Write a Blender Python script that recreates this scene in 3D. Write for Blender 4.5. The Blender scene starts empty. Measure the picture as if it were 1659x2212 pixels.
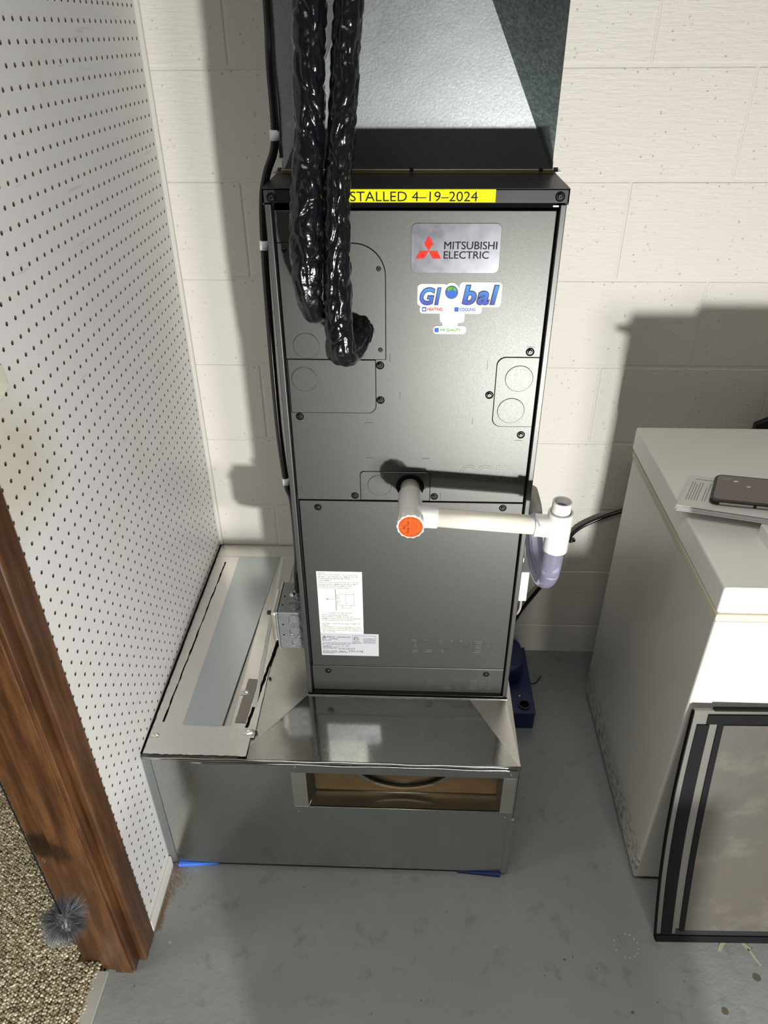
import bpy, bmesh, math, random
from mathutils import Vector, Matrix, noise
random.seed(7)
S = bpy.context.scene
COL = S.collection
PI = math.pi

# ------------------------------------------------------------------ camera
cam = bpy.data.cameras.new('camera'); camo = bpy.data.objects.new('camera', cam); COL.objects.link(camo)
pitch, yaw, roll, FPX = 0.58137481, 0.04205015, -0.00729017, 1581.66
def cam_matrix():
    cp, sp, cy, sy, cr, sr = math.cos(pitch), math.sin(pitch), math.cos(yaw), math.sin(yaw), math.cos(roll), math.sin(roll)
    A = Matrix(((1,0,0),(0,0,-1),(0,1,0)))
    Y = Matrix(((cy,sy,0),(-sy,cy,0),(0,0,1)))
    P = Matrix(((1,0,0),(0,cp,-sp),(0,sp,cp)))
    Z = Matrix(((cr,-sr,0),(sr,cr,0),(0,0,1)))
    M = Z @ P @ A @ Y
    R = Matrix((M[0], -M[1], -M[2])).transposed()
    m = R.to_4x4(); m.translation = Vector((0, 0, 1.586)); return m
camo.matrix_world = cam_matrix()
cam.sensor_fit = 'HORIZONTAL'; cam.sensor_width = 36.0; cam.lens = 36.0*FPX/1659.0
cam.clip_start = 0.02; cam.clip_end = 50
S.camera = camo

# ------------------------------------------------------------------ world, lights, exposure
w = bpy.data.worlds.new('world'); S.world = w; w.use_nodes = True
w.node_tree.nodes['Background'].inputs[0].default_value = (0.9, 0.93, 1.0, 1)
w.node_tree.nodes['Background'].inputs[1].default_value = 0.05
S.view_settings.view_transform = 'Standard'; S.view_settings.look = 'None'
S.view_settings.exposure = 0.0; S.view_settings.gamma = 1.0; S.view_settings.use_curve_mapping = False

def area(name, loc, target, size, watts, color, shape='DISK', size_y=None, spread=180):
    l = bpy.data.lights.new(name, 'AREA'); l.shape = shape; l.size = size
    if size_y: l.size_y = size_y
    l.energy = watts; l.color = color; l.spread = math.radians(spread)
    o = bpy.data.objects.new(name, l); COL.objects.link(o); o.location = loc
    o.rotation_euler = (Vector(target)-Vector(loc)).to_track_quat('-Z', 'Y').to_euler()
    return o
# two heads of a low work light standing behind and to the right of the camera
area('work_light', (0.53, -0.97, 0.30), (0.0, 1.4, 0.95), 0.085, 56.0, (1.0, 0.985, 0.94))
area('work_light', (0.68, -0.68, 0.33), (0.0, 1.4, 0.95), 0.17, 16.5, (1.0, 0.97, 0.91))
# the ceiling lamp of the basement
area('ceiling_lamp', (-0.1, 0.15, 2.28), (-0.1, 0.15, 0), 1.1, 8.2, (1.0, 0.97, 0.92), 'RECTANGLE', 0.3, 130)
# the lamp of the carpeted room beyond the doorway
area('ceiling_lamp', (-1.9, 0.2, 2.28), (-1.6, 0.5, 0), 0.6, 16.0, (1.0, 0.95, 0.85), 'SQUARE')

# ------------------------------------------------------------------ materials
MATS = {}; PX_ = -.531
class N:
    def __init__(s, name):
        s.m = bpy.data.materials.new(name); s.m.use_nodes = True
        s.t = s.m.node_tree; s.b = s.t.nodes['Principled BSDF']; MATS[name] = s.m
    def n(s, typ, **kw):
        nd = s.t.nodes.new(typ)
        for k, v in kw.items():
            if k in nd.inputs: nd.inputs[k].default_value = v
            else: setattr(nd, k, v)
        return nd
    def l(s, a, b): s.t.links.new(a, b)
    def set(s, **kw):
        for k, v in kw.items():
            s.b.inputs[k.replace('_', ' ')].default_value = v
        return s
    def co(s, scale=(1,1,1), rot=(0,0,0)):
        tc = s.n('ShaderNodeTexCoord'); mp = s.n('ShaderNodeMapping')
        mp.inputs['Scale'].default_value = scale; mp.inputs['Rotation'].default_value = rot
        s.l(tc.outputs['Object'], mp.inputs['Vector']); return mp.outputs[0]
    def noise(s, scale, detail=4, rough=.5, co=None):
        x = s.n('ShaderNodeTexNoise', Scale=scale, Detail=detail, Roughness=rough)
        s.l(co or s.co(), x.inputs['Vector']); return x.outputs[0]
    def ramp(s, fac, stops):
        r = s.n('ShaderNodeValToRGB'); s.l(fac, r.inputs[0]); e = r.color_ramp.elements
        while len(e) < len(stops): e.new(.5)
        for i, (p, c) in enumerate(stops):
            e[i].position = p; e[i].color = (*c, 1) if len(c) == 3 else c
        return r.outputs[0]
    def mix(s, fac, a, b, mode='MIX'):
        x = s.n('ShaderNodeMix', data_type='RGBA', blend_type=mode)
        if hasattr(fac, 'links'): s.l(fac, x.inputs[0])
        else: x.inputs[0].default_value = fac
        for i, v in ((6, a), (7, b)):
            if hasattr(v, 'links'): s.l(v, x.inputs[i])
            else: x.inputs[i].default_value = (*v, 1)
        return x.outputs[2]
    def math(s, op, a, b=0.0, clamp=False):
        x = s.n('ShaderNodeMath', operation=op, use_clamp=clamp)
        for i, v in ((0, a), (1, b)):
            if hasattr(v, 'links'): s.l(v, x.inputs[i])
            else: x.inputs[i].default_value = v
        return x.outputs[0]
    def bump(s, h, dist, strength=1.0, prev=None):
        x = s.n('ShaderNodeBump', Strength=strength, Distance=dist); s.l(h, x.inputs['Height'])
        if prev is not None: s.l(prev, x.inputs['Normal'])
        s.l(x.outputs[0], s.b.inputs['Normal']); return x.outputs[0]
    def col(s, c): s.l(c, s.b.inputs['Base Color']); return s
    def rgh(s, c): s.l(c, s.b.inputs['Roughness']); return s

def simple(name, col, rough=.5, metal=0, **kw):
    x = N(name); x.set(Base_Color=(*col, 1), Roughness=rough, Metallic=metal, **kw); return x
# painted masonry: pits and brush lines
x = N('block_paint')
x.set(Roughness=.55)
pit = x.n('ShaderNodeTexVoronoi', Scale=75.0); x.l(x.co(), pit.inputs['Vector'])
gate = x.noise(14, 3)
p = x.ramp(pit.outputs['Distance'], [(0.0, (0,0,0)), (.19, (1,1,1))])
p2 = x.math('MAXIMUM', p, x.ramp(gate, [(.45, (1,1,1)), (.58, (0,0,0))]))
br = x.noise(22, 5, .6, x.co((1.0, 1, 7), (0, .25, 0)))
fine = x.noise(160, 3)
cl = x.mix(x.noise(2.5, 4), (.69,.665,.61), (.74,.72,.67))
x.col(x.mix(x.ramp(p2, [(0, (1,1,1)), (1, (0,0,0))]), cl, (.36,.34,.30)))
b1 = x.bump(br, .0035, .5); b1 = x.bump(fine, .0012, .5, b1); x.bump(p2, .0012, .8, b1)
x = N('block_joint'); x.set(Roughness=.6)
x.col(x.mix(x.noise(8, 4), (.66,.64,.585), (.72,.70,.65))); x.bump(x.noise(60, 4), .002, .6)
x = N('plain_paint'); x.set(Base_Color=(.62,.60,.56,1), Roughness=.7); x.bump(x.noise(40, 3), .002, .3)
# pegboard
x = N('pegboard_paint'); x.set(Roughness=.38)
c = x.mix(x.noise(3, 5), (.60,.595,.60), (.68,.675,.67))
st = x.noise(5, 5, .6); c = x.mix(x.ramp(st, [(.66, (0,0,0)), (.80, (.25,.25,.25))]), c, (.50,.46,.36))
sc = x.noise(30, 2, .5, x.co((1, .25, 3), (.5, 0, 0))); c = x.mix(x.ramp(sc, [(.69, (0,0,0)), (.73, (.35,.35,.35))]), c, (.34,.33,.31))
tcp = x.n('ShaderNodeTexCoord'); vm = x.n('ShaderNodeVectorMath', operation='DISTANCE'); vm.inputs[1].default_value = (PX_, .835, 1.10); x.l(tcp.outputs['Object'], vm.inputs[0])
ds = x.math('ADD', vm.outputs['Value'], x.math('MULTIPLY', x.noise(9, 4), .12))
c = x.mix(x.ramp(ds, [(.10, (.55,.55,.55)), (.20, (0,0,0))]), c, (.42,.38,.24))
x.col(c); x.bump(x.noise(220, 2), .0004, .4)
simple('hole_brown', (.085,.05,.03), .85)
simple('void_dark', (.012,.009,.007), .9)
simple('shell_paint', (.30,.29,.27), .8)
# painted concrete floor
x = N('floor_paint')
c = x.mix(x.noise(3.2, 6), (.205,.221,.217), (.262,.279,.273))
d = x.noise(17, 8, .7); c = x.mix(x.ramp(d, [(.56, (0,0,0)), (.70, (.75,.75,.75))]), c, (.145,.152,.146))
v = x.n('ShaderNodeTexVoronoi', Scale=23.0); x.l(x.co(), v.inputs['Vector'])
c = x.mix(x.ramp(v.outputs['Distance'], [(.028, (.8,.8,.8)), (.05, (0,0,0))]), c, (.045,.05,.045))
v2 = x.n('ShaderNodeTexVoronoi', Scale=7.0); x.l(x.co((1,1.4,1)), v2.inputs['Vector'])
c = x.mix(x.ramp(v2.outputs['Distance'], [(.020, (.9,.9,.9)), (.03, (0,0,0))]), c, (.42,.44,.41))
x.col(c); x.rgh(x.ramp(x.noise(9, 5), [(.3, (.33,.33,.33)), (.7, (.52,.52,.52))]))
b1 = x.bump(x.noise(26, 5), .004, .35); x.bump(x.noise(180, 3), .0008, .4, b1)
# galvanised sheet
def galv(name, base, r0, r1, tint=(.62,.66,.68), streak=.0, bumpd=.0):
    x = N(name); x.set(Metallic=1.0)
    v = x.n('ShaderNodeTexVoronoi', Scale=330.0); x.l(x.co((1,1,1)), v.inputs['Vector'])
    ws = x.n('ShaderNodeSeparateColor'); x.l(v.outputs['Color'], ws.inputs[0])
    nn = x.noise(6, 6, .65)
    c = x.mix(nn, base, tint)
    c = x.mix(x.math('MULTIPLY', ws.outputs[0], .30), c, tuple(.72*t for t in base))
    x.col(c)
    rr = x.math('ADD', x.math('MULTIPLY', nn, r1-r0), r0)
    rr = x.math('ADD', rr, x.math('MULTIPLY', ws.outputs[1], .05)); x.rgh(rr)
    b = x.bump(x.noise(3.5, 3), .02, .12+bumpd); x.bump(x.noise(300, 2), .0003, .06 if r0 < .15 else .35, b)
    return x
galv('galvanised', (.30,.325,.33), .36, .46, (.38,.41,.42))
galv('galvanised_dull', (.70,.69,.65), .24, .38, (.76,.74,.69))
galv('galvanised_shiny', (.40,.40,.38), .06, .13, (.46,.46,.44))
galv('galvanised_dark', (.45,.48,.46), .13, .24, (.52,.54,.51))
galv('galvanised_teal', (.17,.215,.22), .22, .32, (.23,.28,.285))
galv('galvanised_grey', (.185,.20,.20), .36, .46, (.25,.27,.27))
# lining inside the slot reads brown
x = N('slot_metal'); x.set(Metallic=.9)
x.col(x.mix(x.ramp(x.noise(14, 5), [(.35, (0,0,0)), (.65, (1,1,1))]), (.34,.27,.18), (.26,.215,.15))); x.rgh(x.ramp(x.noise(20, 3), [(0, (.28,.28,.28)), (1, (.42,.42,.42))]))
# foil tape with a clear mastic tint
x = N('foil_tape'); x.set(Metallic=.9)
x.col(x.mix(x.noise(5, 5), (.88,.86,.82), (.78,.76,.72))); x.rgh(x.ramp(x.noise(11, 5), [(.3, (.20,.20,.20)), (.7, (.30,.30,.30))]))
b = x.bump(x.noise(28, 6, .6), .003, .22); x.bump(x.noise(7, 2), .006, .2, b)
# unit paint: dark metallic grey, fine grain
x = N('unit_paint'); x.set(Metallic=.82)
g = x.noise(900, 2, .5, x.co((1, 1, .5)))
x.col(x.mix(g, (.074,.075,.072), (.098,.099,.096))); x.rgh(x.ramp(x.noise(500, 2), [(.2, (.40,.40,.40)), (.8, (.45,.45,.45))])); x.bump(g, .0001, .3)
simple('unit_paint_dark', (.030,.030,.031), .42, .5)
simple('unit_bright', (.17,.17,.165), .30, .75)  # unit paint lightened to paint the lit edges of the raised words
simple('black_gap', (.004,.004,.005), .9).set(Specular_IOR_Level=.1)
simple('black_satin', (.012,.012,.014), .35)
simple('screw_metal', (.07,.07,.073), .30, 1.0)
simple('screw_bright', (.55,.55,.55), .3, 1.0)
x = simple('black_wrap', (.004,.0045,.006), .20)
v = x.n('ShaderNodeTexVoronoi', Scale=260.0); x.l(x.co(), v.inputs['Vector'])
b = x.bump(x.noise(45, 3), .003, .35); x.bump(v.outputs['Distance'], .0005, .35, b)
simple('cable_black', (.008,.008,.009), .22)
simple('white_plastic', (.78,.78,.75), .35)
simple('tape_white', (.72,.76,.80), .45)
x = simple('pvc_cream', (.80,.77,.67), .30)
x = simple('pvc_white', (.72,.72,.70), .25)
x = simple('pvc_grey', (.36,.345,.31), .4)
x = simple('clear_trap', (.66,.66,.86), .08); x.set(Transmission_Weight=.80, IOR=1.35)
simple('pvc_inner', (.10,.10,.10), .6)
simple('cap_orange', (.72,.085,.008), .5).set(Specular_IOR_Level=.12)
simple('ink_black', (.008,.008,.01), .5).set(Specular_IOR_Level=.12)
simple('ink_brown', (.16,.03,.01), .5).set(Specular_IOR_Level=.12)
simple('ink_grey', (.07,.07,.07), .6).set(Specular_IOR_Level=.12)
simple('ink_light', (.22,.22,.22), .6).set(Specular_IOR_Level=.12)
simple('logo_red', (.62,.025,.012), .45).set(Specular_IOR_Level=.12)
simple('paper_white', (.68,.69,.66), .6)
simple('paper_edge', (.72,.72,.80), .6)
simple('label_yellow', (.75,.78,.005), .5).set(Specular_IOR_Level=.12)
simple('label_silver', (.44,.46,.50), .45, .15)
x = N('badge_silver'); x.set(Metallic=.9)
x.col(x.mix(x.noise(45, 6, .7), (.11,.115,.13), (.145,.15,.168))); x.rgh(x.ramp(x.noise(60, 5), [(.3, (.27,.27,.27)), (.7, (.34,.34,.34))]))
simple('sticker_white', (.66,.66,.68), .45)
x = N('sticker_blue'); x.set(Roughness=.5, Specular_IOR_Level=.15)
tc = x.n('ShaderNodeTexCoord'); sp = x.n('ShaderNodeSeparateXYZ'); x.l(tc.outputs['Generated'], sp.inputs[0])
x.col(x.ramp(sp.outputs[2], [(0, (.05,.07,.42)), (1, (.05,.25,.68))]))
simple('sticker_navy', (.045,.055,.085), .4).set(Specular_IOR_Level=.12)
simple('sticker_red', (.55,.04,.03), .4).set(Specular_IOR_Level=.12)
simple('sticker_green', (.10,.34,.03), .4).set(Specular_IOR_Level=.12)
simple('sticker_midblue', (.03,.11,.48), .4).set(Specular_IOR_Level=.12)
# freezer enamel with grime near the bottom of its left side
x = N('freezer_enamel'); x.set(Roughness=.33)
tc = x.n('ShaderNodeTexCoord'); sp = x.n('ShaderNodeSeparateXYZ'); x.l(tc.outputs['Object'], sp.inputs[0])
low = x.ramp(sp.outputs[2], [(0.015, (0,0,0)), (.03, (1,1,1)), (.085, (.75,.75,.75)), (.125, (0,0,0))])
sc = x.noise(75, 6, .75, x.co((1, .6, 1.4)))
sp2 = x.ramp(sc, [(.50, (0,0,0)), (.56, (1,1,1))])
gate = x.ramp(x.noise(7, 2), [(.28, (0,0,0)), (.42, (1,1,1))])
side = x.math('LESS_THAN', sp.outputs[0], .004)
f = x.math('MULTIPLY', x.math('MULTIPLY', low, sp2), x.math('MULTIPLY', side, .9))
f = x.math('MULTIPLY', f, gate)
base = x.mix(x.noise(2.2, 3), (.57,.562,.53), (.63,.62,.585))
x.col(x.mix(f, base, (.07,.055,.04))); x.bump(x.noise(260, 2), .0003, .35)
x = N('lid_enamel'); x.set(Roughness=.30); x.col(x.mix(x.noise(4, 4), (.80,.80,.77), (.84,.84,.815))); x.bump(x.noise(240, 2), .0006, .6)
simple('gasket_cream', (.60,.56,.42), .5)
# leaning board
x = N('board_face'); x.set(Roughness=.42, Metallic=.0)
c = x.mix(x.noise(5, 5), (.050,.045,.038), (.080,.072,.061)); sm = x.noise(13, 7, .7, x.co((.7, 1, 1), (0, .6, 0)))
x.col(x.mix(x.ramp(sm, [(.52, (0,0,0)), (.80, (.6,.6,.6))]), c, (.15,.14,.118))); x.bump(x.noise(30, 4), .002, .3)
simple('board_edge', (.17,.166,.152), .3, .5)
simple('black_foam', (.005,.005,.006), .7).set(Specular_IOR_Level=.12)
# pump
x = simple('pump_blue', (.006,.014,.075), .35); x.bump(x.noise(60, 2), .001, .3)
simple('pump_blue_top', (.010,.021,.10), .4)
simple('shim_blue', (.07,.20,.80), .5); simple('shim_navy', (.012,.03,.16), .5)
# stained wood
x = N('stained_wood')
cc = x.co((9, 9, 1.1)); wv = x.noise(5, 8, .62, cc)
c = x.ramp(wv, [(.25, (.022,.009,.004)), (.5, (.062,.025,.009)), (.68, (.115,.050,.017)), (.85, (.20,.105,.042))])
nk = x.noise(34, 6, .8, x.co((1, 1, .35)))
c = x.mix(x.ramp(nk, [(.67, (0,0,0)), (.72, (.8,.8,.8))]), c, (.42,.30,.18))
x.col(c); x.rgh(x.ramp(wv, [(.2, (.28,.28,.28)), (.8, (.45,.45,.45))])); x.bump(x.noise(8, 6, .6, x.co((14,14,1))), .002, .25)
simple('raw_wood', (.58,.38,.16), .7)
x = N('carpet'); x.set(Roughness=.95)
info = x.n('ShaderNodeNewGeometry')
x.col(x.ramp(info.outputs['Random Per Island'], [(0, (.20,.17,.105)), (.35, (.37,.32,.21)), (.7, (.52,.46,.33)), (1, (.66,.60,.46))]))
simple('carpet_base', (.10,.085,.055), .95)
simple('threshold_metal', (.46,.46,.43), .45, .4)
simple('debris', (.24,.125,.05), .9)
x = simple('fur', (.26,.265,.28), .6)
x.col(x.ramp(x.n('ShaderNodeNewGeometry').outputs['Random Per Island'], [(0, (.04,.043,.05)), (.6, (.125,.13,.14)), (1, (.30,.31,.335))]))
simple('string_dark', (.006,.006,.009), .8).set(Specular_IOR_Level=.1)
simple('bezel_black', (.010,.010,.012), .4)
x = simple('phone_screen', (.115,.085,.078), .12)
simple('phone_side', (.42,.41,.37), .35)
simple('icon_white', (.70,.68,.66), .5)
simple('kraft', (.56,.55,.45), .7)

# ------------------------------------------------------------------ geometry helpers
class MB:
    def __init__(s): s.v = []; s.f = []; s.sm = []
    def add(s, vs, fs, smooth=False):
        o = len(s.v); s.v += [tuple(v) for v in vs]
        for f in fs: s.f.append(tuple(o+i for i in f)); s.sm.append(smooth)
        return s
    def box(s, x0, x1, y0, y1, z0, z1):
        vs = [(x, y, z) for z in (z0, z1) for y in (y0, y1) for x in (x0, x1)]
        return s.add(vs, [(0,2,3,1),(4,5,7,6),(0,1,5,4),(2,6,7,3),(0,4,6,2),(1,3,7,5)])
    def cyl(s, p0, p1, r0, r1=None, n=32, caps=True):
        r1 = r0 if r1 is None else r1
        p0, p1 = Vector(p0), Vector(p1); d = (p1-p0).normalized()
        a = d.orthogonal().normalized(); b = d.cross(a)
        vs = []
        for p, r in ((p0, r0), (p1, r1)):
            vs += [p+a*r*math.cos(2*PI*i/n)+b*r*math.sin(2*PI*i/n) for i in range(n)]
        s.add(vs, [(i, (i+1) % n, n+(i+1) % n, n+i) for i in range(n)], True)
        if caps: s.add(vs[:n], [tuple(range(n))[::-1]]); s.add(vs[n:], [tuple(range(n))])
        return s
    def pipe(s, p0, p1, ro, ri, n=40):
        s.cyl(p0, p1, ro, n=n, caps=False)
        p0, p1 = Vector(p0), Vector(p1); d = (p1-p0).normalized(); a = d.orthogonal().normalized(); b = d.cross(a)
        ring = lambda p, r: [p+a*r*math.cos(2*PI*i/n)+b*r*math.sin(2*PI*i/n) for i in range(n)]
        s.add(ring(p0, ri)+ring(p1, ri), [(n+i, n+(i+1) % n, (i+1) % n, i) for i in range(n)], True)
        for p, fl in ((p0, 1), (p1, 0)):
            fs = [(i, (i+1) % n, n+(i+1) % n, n+i) for i in range(n)]
            if fl: fs = [f[::-1] for f in fs]
            s.add(ring(p, ro)+ring(p, ri), fs)
        return s
    def tube(s, pts, rad, n=20, caps=True, fn=None):
        pts = [Vector(p) for p in pts]; m = len(pts); vs = []; prev = None
        for i, p in enumerate(pts):
            t = (pts[min(i+1, m-1)]-pts[max(i-1, 0)]).normalized()
            if prev is None:
                ref = Vector((1, 0, 0)) if abs(t.x) < .9 else Vector((0, 1, 0)); a = (ref-t*ref.dot(t)).normalized()
            else: a = (prev-t*prev.dot(t)).normalized()
            prev = a; b = t.cross(a); r = rad[i] if isinstance(rad, (list, tuple)) else rad
            for j in range(n):
                th = 2*PI*j/n; rr = r*(fn(i, j, th, p) if fn else 1)
                vs.append(p+a*rr*math.cos(th)+b*rr*math.sin(th))
        s.add(vs, [(i*n+j, i*n+(j+1) % n, (i+1)*n+(j+1) % n, (i+1)*n+j) for i in range(m-1) for j in range(n)], True)
        if caps: s.add(vs[:n], [tuple(range(n))[::-1]], False); s.add(vs[-n:], [tuple(range(n))], False)
        return s
    def prism(s, pts, y0, y1):                      # outline in x,z pushed from y0 (front) to y1
        n = len(pts); vs = [(x, y0, z) for x, z in pts]+[(x, y1, z) for x, z in pts]
        s.add(vs, [tuple(range(n)), tuple(range(n, 2*n))[::-1]]+[(i, n+i, n+(i+1) % n, (i+1) % n) for i in range(n)]); return s
    def slab(s, pts, z0, z1):                       # outline in x,y (ccw) pushed from z0 to z1
        n = len(pts); vs = [(x, y, z1) for x, y in pts]+[(x, y, z0) for x, y in pts]
        s.add(vs, [tuple(range(n)), tuple(range(n, 2*n))[::-1]]+[(i, n+i, n+(i+1) % n, (i+1) % n) for i in range(n)]); return s
OFF = {}
def thing(name, label, cat, loc, group=None):
    o = bpy.data.objects.new(name, None); COL.objects.link(o); o.location = loc
    o.empty_display_size = .05
    o['label'] = label; o['category'] = cat
    if group: o['group'] = group
    OFF[o.name] = Vector(loc); return o
def tag(o, label, cat, group=None, kind=None):
    o['label'] = label; o['category'] = cat
    if group: o['group'] = group
    if kind: o['kind'] = kind
    return o
def mk(name, mb, mat, parent=None, bevel=0, seg=2, loc=None, label=None, fixn=True):
    """link one mesh object; world coordinates are moved into the frame of its thing (or to loc for a top-level mesh)"""
    off = OFF[parent.name] if parent is not None else (Vector(loc) if loc else Vector((0,0,0)))
    me = bpy.data.meshes.new(name); me.from_pydata([Vector(v)-off for v in mb.v], [], mb.f)
    me.polygons.foreach_set('use_smooth', mb.sm)
    me.materials.append(MATS[mat])
    if fixn:
        bm = bmesh.new(); bm.from_mesh(me); bmesh.ops.remove_doubles(bm, verts=bm.verts, dist=1e-6)
        bmesh.ops.recalc_face_normals(bm, faces=bm.faces); bm.to_mesh(me); bm.free()
    me.update()
    o = bpy.data.objects.new(name, me); COL.objects.link(o)
    if parent is not None: o.parent = parent
    else: o.location = off
    OFF[o.name] = off
    if bevel:
        md = o.modifiers.new('bevel', 'BEVEL'); md.width = bevel; md.segments = seg; md.limit_method = 'ANGLE'; md.angle_limit = math.radians(40)
    if label: o['label'] = label
    return o
def struct(name, mb, mat, bevel=0, **kw):
    o = mk(name, mb, mat, None, bevel, **kw); o['kind'] = 'structure'; return o
def rrect(x0, x1, z0, z1, r, n=6, corners=(1,1,1,1)):   # ccw from bottom-left; corners bl, br, tr, tl
    out = []
    for (cx, cz, a0, on, px, pz) in ((x0, z0, 180, corners[0], 1, 1), (x1, z0, 270, corners[1], -1, 1), (x1, z1, 0, corners[2], -1, -1), (x0, z1, 90, corners[3], 1, -1)):
        if not on: out.append((cx, cz)); continue
        rr = r if on is True or on == 1 else on
        for i in range(n+1):
            a = math.radians(a0+90*i/n); out.append((cx+px*rr+rr*math.cos(a), cz+pz*rr+rr*math.sin(a)))
    return out
def text_mb(s, x0, x1, z0, z1, y, depth=0.0004, keep=False, outline=0.0, shear=0.0, bold=0.0, space=1.0, rot=0, spacing_line=1.0, align=None):
    """flat lettering in the x-z plane facing -y, fitted to the rectangle"""
    cu = bpy.data.curves.new('lettering', 'FONT'); cu.body = s; cu.size = 1; cu.shear = shear; cu.space_character = space; cu.space_line = spacing_line
    cu.offset = bold; cu.resolution_u = 4
    if outline: cu.fill_mode = 'NONE'; cu.bevel_depth = outline; cu.bevel_resolution = 1
    ob = bpy.data.objects.new('lettering', cu); COL.objects.link(ob)
    dg = bpy.context.evaluated_depsgraph_get(); me = bpy.data.meshes.new_from_object(ob.evaluated_get(dg))
    COL.objects.unlink(ob); bpy.data.objects.remove(ob); bpy.data.curves.remove(cu)
    vs = [v.co.copy() for v in me.vertices]; fs = [tuple(p.vertices) for p in me.polygons]; bpy.data.meshes.remove(me)
    if rot:
        c, n = math.cos(rot), math.sin(rot); vs = [Vector((v.x*c-v.y*n, v.x*n+v.y*c, v.z)) for v in vs]
    ax, bx = min(v.x for v in vs), max(v.x for v in vs); ay, by = min(v.y for v in vs), max(v.y for v in vs)
    sx, sz = (x1-x0)/(bx-ax), (z1-z0)/(by-ay)
    if keep: sx = sz = min(sx, sz)
    mb = MB()
    mb.add([(x0+(v.x-ax)*sx, y-v.z*sx, z1-(by-v.y)*sz) for v in vs], fs)
    return mb
def spline(pts, n):
    """Catmull-Rom through points"""
    P = [Vector(p) for p in pts]; P = [P[0]*2-P[1]]+P+[P[-1]*2-P[-2]]; out = []
    for i in range(1, len(P)-2):
        for k in range(n):
            t = k/n; a, b, c, d = P[i-1], P[i], P[i+1], P[i+2]
            out.append(.5*((2*b)+(c-a)*t+(2*a-5*b+4*c-d)*t*t+(3*b-a-3*c+d)*t**3))
    out.append(P[-2]); return out
def lerp(a, b, t): return a+(b-a)*t

# ================================================================== SETTING
WY, PX = 1.655, -0.531
# floor: slightly uneven slab
mb = MB(); nx, ny = 60, 60
for j in range(ny+1):
    for i in range(nx+1):
        X, Y = lerp(-.60, 2.6, i/nx), lerp(-2.4, 1.72, j/ny); mb.v.append((X, Y, 0.0))
for j in range(ny):
    for i in range(nx):
        a = j*(nx+1)+i; mb.f.append((a, a+1, a+nx+2, a+nx+1)); mb.sm.append(True)
floor = struct('floor', mb, 'floor_paint', fixn=False)
# scraped marks and stains on the floor
def blot(cx, cy, r, n=18, sq=1.0, ang=0, jag=.25, seed=0):
    rnd = random.Random(seed); out = []
    for i in range(n):
        a = 2*PI*i/n; rr = r*(1+jag*(rnd.random()-.5)*2); px, py = rr*math.cos(a), rr*sq*math.sin(a)
        out.append((cx+px*math.cos(ang)-py*math.sin(ang), cy+px*math.sin(ang)+py*math.cos(ang)))
    return out
simple('stain_brown', (.10,.09,.06), .5); simple('scrape_tan', (.40,.39,.25), .6); simple('scrape_white', (.62,.64,.62), .5)
for k, (cx, cy, r) in enumerate(((.7075,.7395,.0075), (.6235,.676,.0065), (.33,.76,.0025), (.445,.668,.003))):
    mk('stain', MB().slab(blot(cx, cy, r, jag=.12, seed=k), .0001, .0004), 'stain_brown', floor)
for k, (cx, cy, r, sq, an) in enumerate(((.662,.803,.022,.17,.9), (.69,.812,.013,.5,.2), (.708,.802,.016,.25,-1.0), (.716,.782,.018,.13,-1.15))):
    mk('scrape', MB().slab(blot(cx, cy, r, sq=sq, ang=an, jag=.3, seed=20+k), .0001, .0004), 'scrape_tan', floor)
for k in range(15):
    a = 2*PI*k/15+.2
    if k in (4, 5, 9): continue
    mk('paint_fleck', MB().slab(blot(.462+.0245*math.cos(a), .792+.024*math.sin(a), .0018, n=7, sq=.45, ang=a+PI/2, jag=.5, seed=k), .0001, .0005), 'scrape_white', floor)

# carpet in the next room: loops nobody could count
mb = MB(); rnd = random.Random(3)
base = MB().box(-3.19, -.606, -2.39, 1.64, -.03, -.002)
xx = -1.22; rows = 0
ring = [(math.cos(2*PI*k/6), math.sin(2*PI*k/6)) for k in range(6)]
V, F, SM = [], [], []
while xx < -.612:
    yy = .48+(rows % 2)*.003
    while yy < 1.38:
        if not (xx > -.66 and yy > .72):
            r = rnd.uniform(.0026, .0036); h = rnd.uniform(.0035, .0065); an = rnd.uniform(-.6, .6); st = rnd.uniform(1.0, 1.5)
            cx, cy = xx+rnd.uniform(-.0014, .0014), yy+rnd.uniform(-.0014, .0014)
            c, s_ = math.cos(an), math.sin(an); o = len(V)
            for lv, (rr, zz) in enumerate(((1.0, -.001), (1.0, .55), (.62, .92))):
                for (ux, uy) in ring:
                    px, py = ux*r*rr*st, uy*r*rr; V.append((cx+px*c-py*s_, cy+px*s_+py*c, h*zz))
            V.append((cx, cy, h))
            for lv in range(2):
                for k in range(6): F.append((o+lv*6+k, o+lv*6+(k+1) % 6, o+lv*6+6+(k+1) % 6, o+lv*6+6+k))
            for k in range(6): F.append((o+12+k, o+12+(k+1) % 6, o+18))
        yy += .0062
    xx += .0056; rows += 1
mb.v = V; mb.f = F; mb.sm = [True]*len(F)
cp = mk('carpet', mb, 'carpet', fixn=False); cp['kind'] = 'stuff'; cp['label'] = 'beige and brown loop pile carpet beyond the doorway at left'; cp['category'] = 'carpet'
mk('carpet_backing', base, 'carpet_base', cp, fixn=False)
struct('trim_1', MB().slab([(-.622,-2.4), (-.592,-2.4), (-.592,.704), (-.620,.704)], 0, .0045), 'threshold_metal', .0012)

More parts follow.
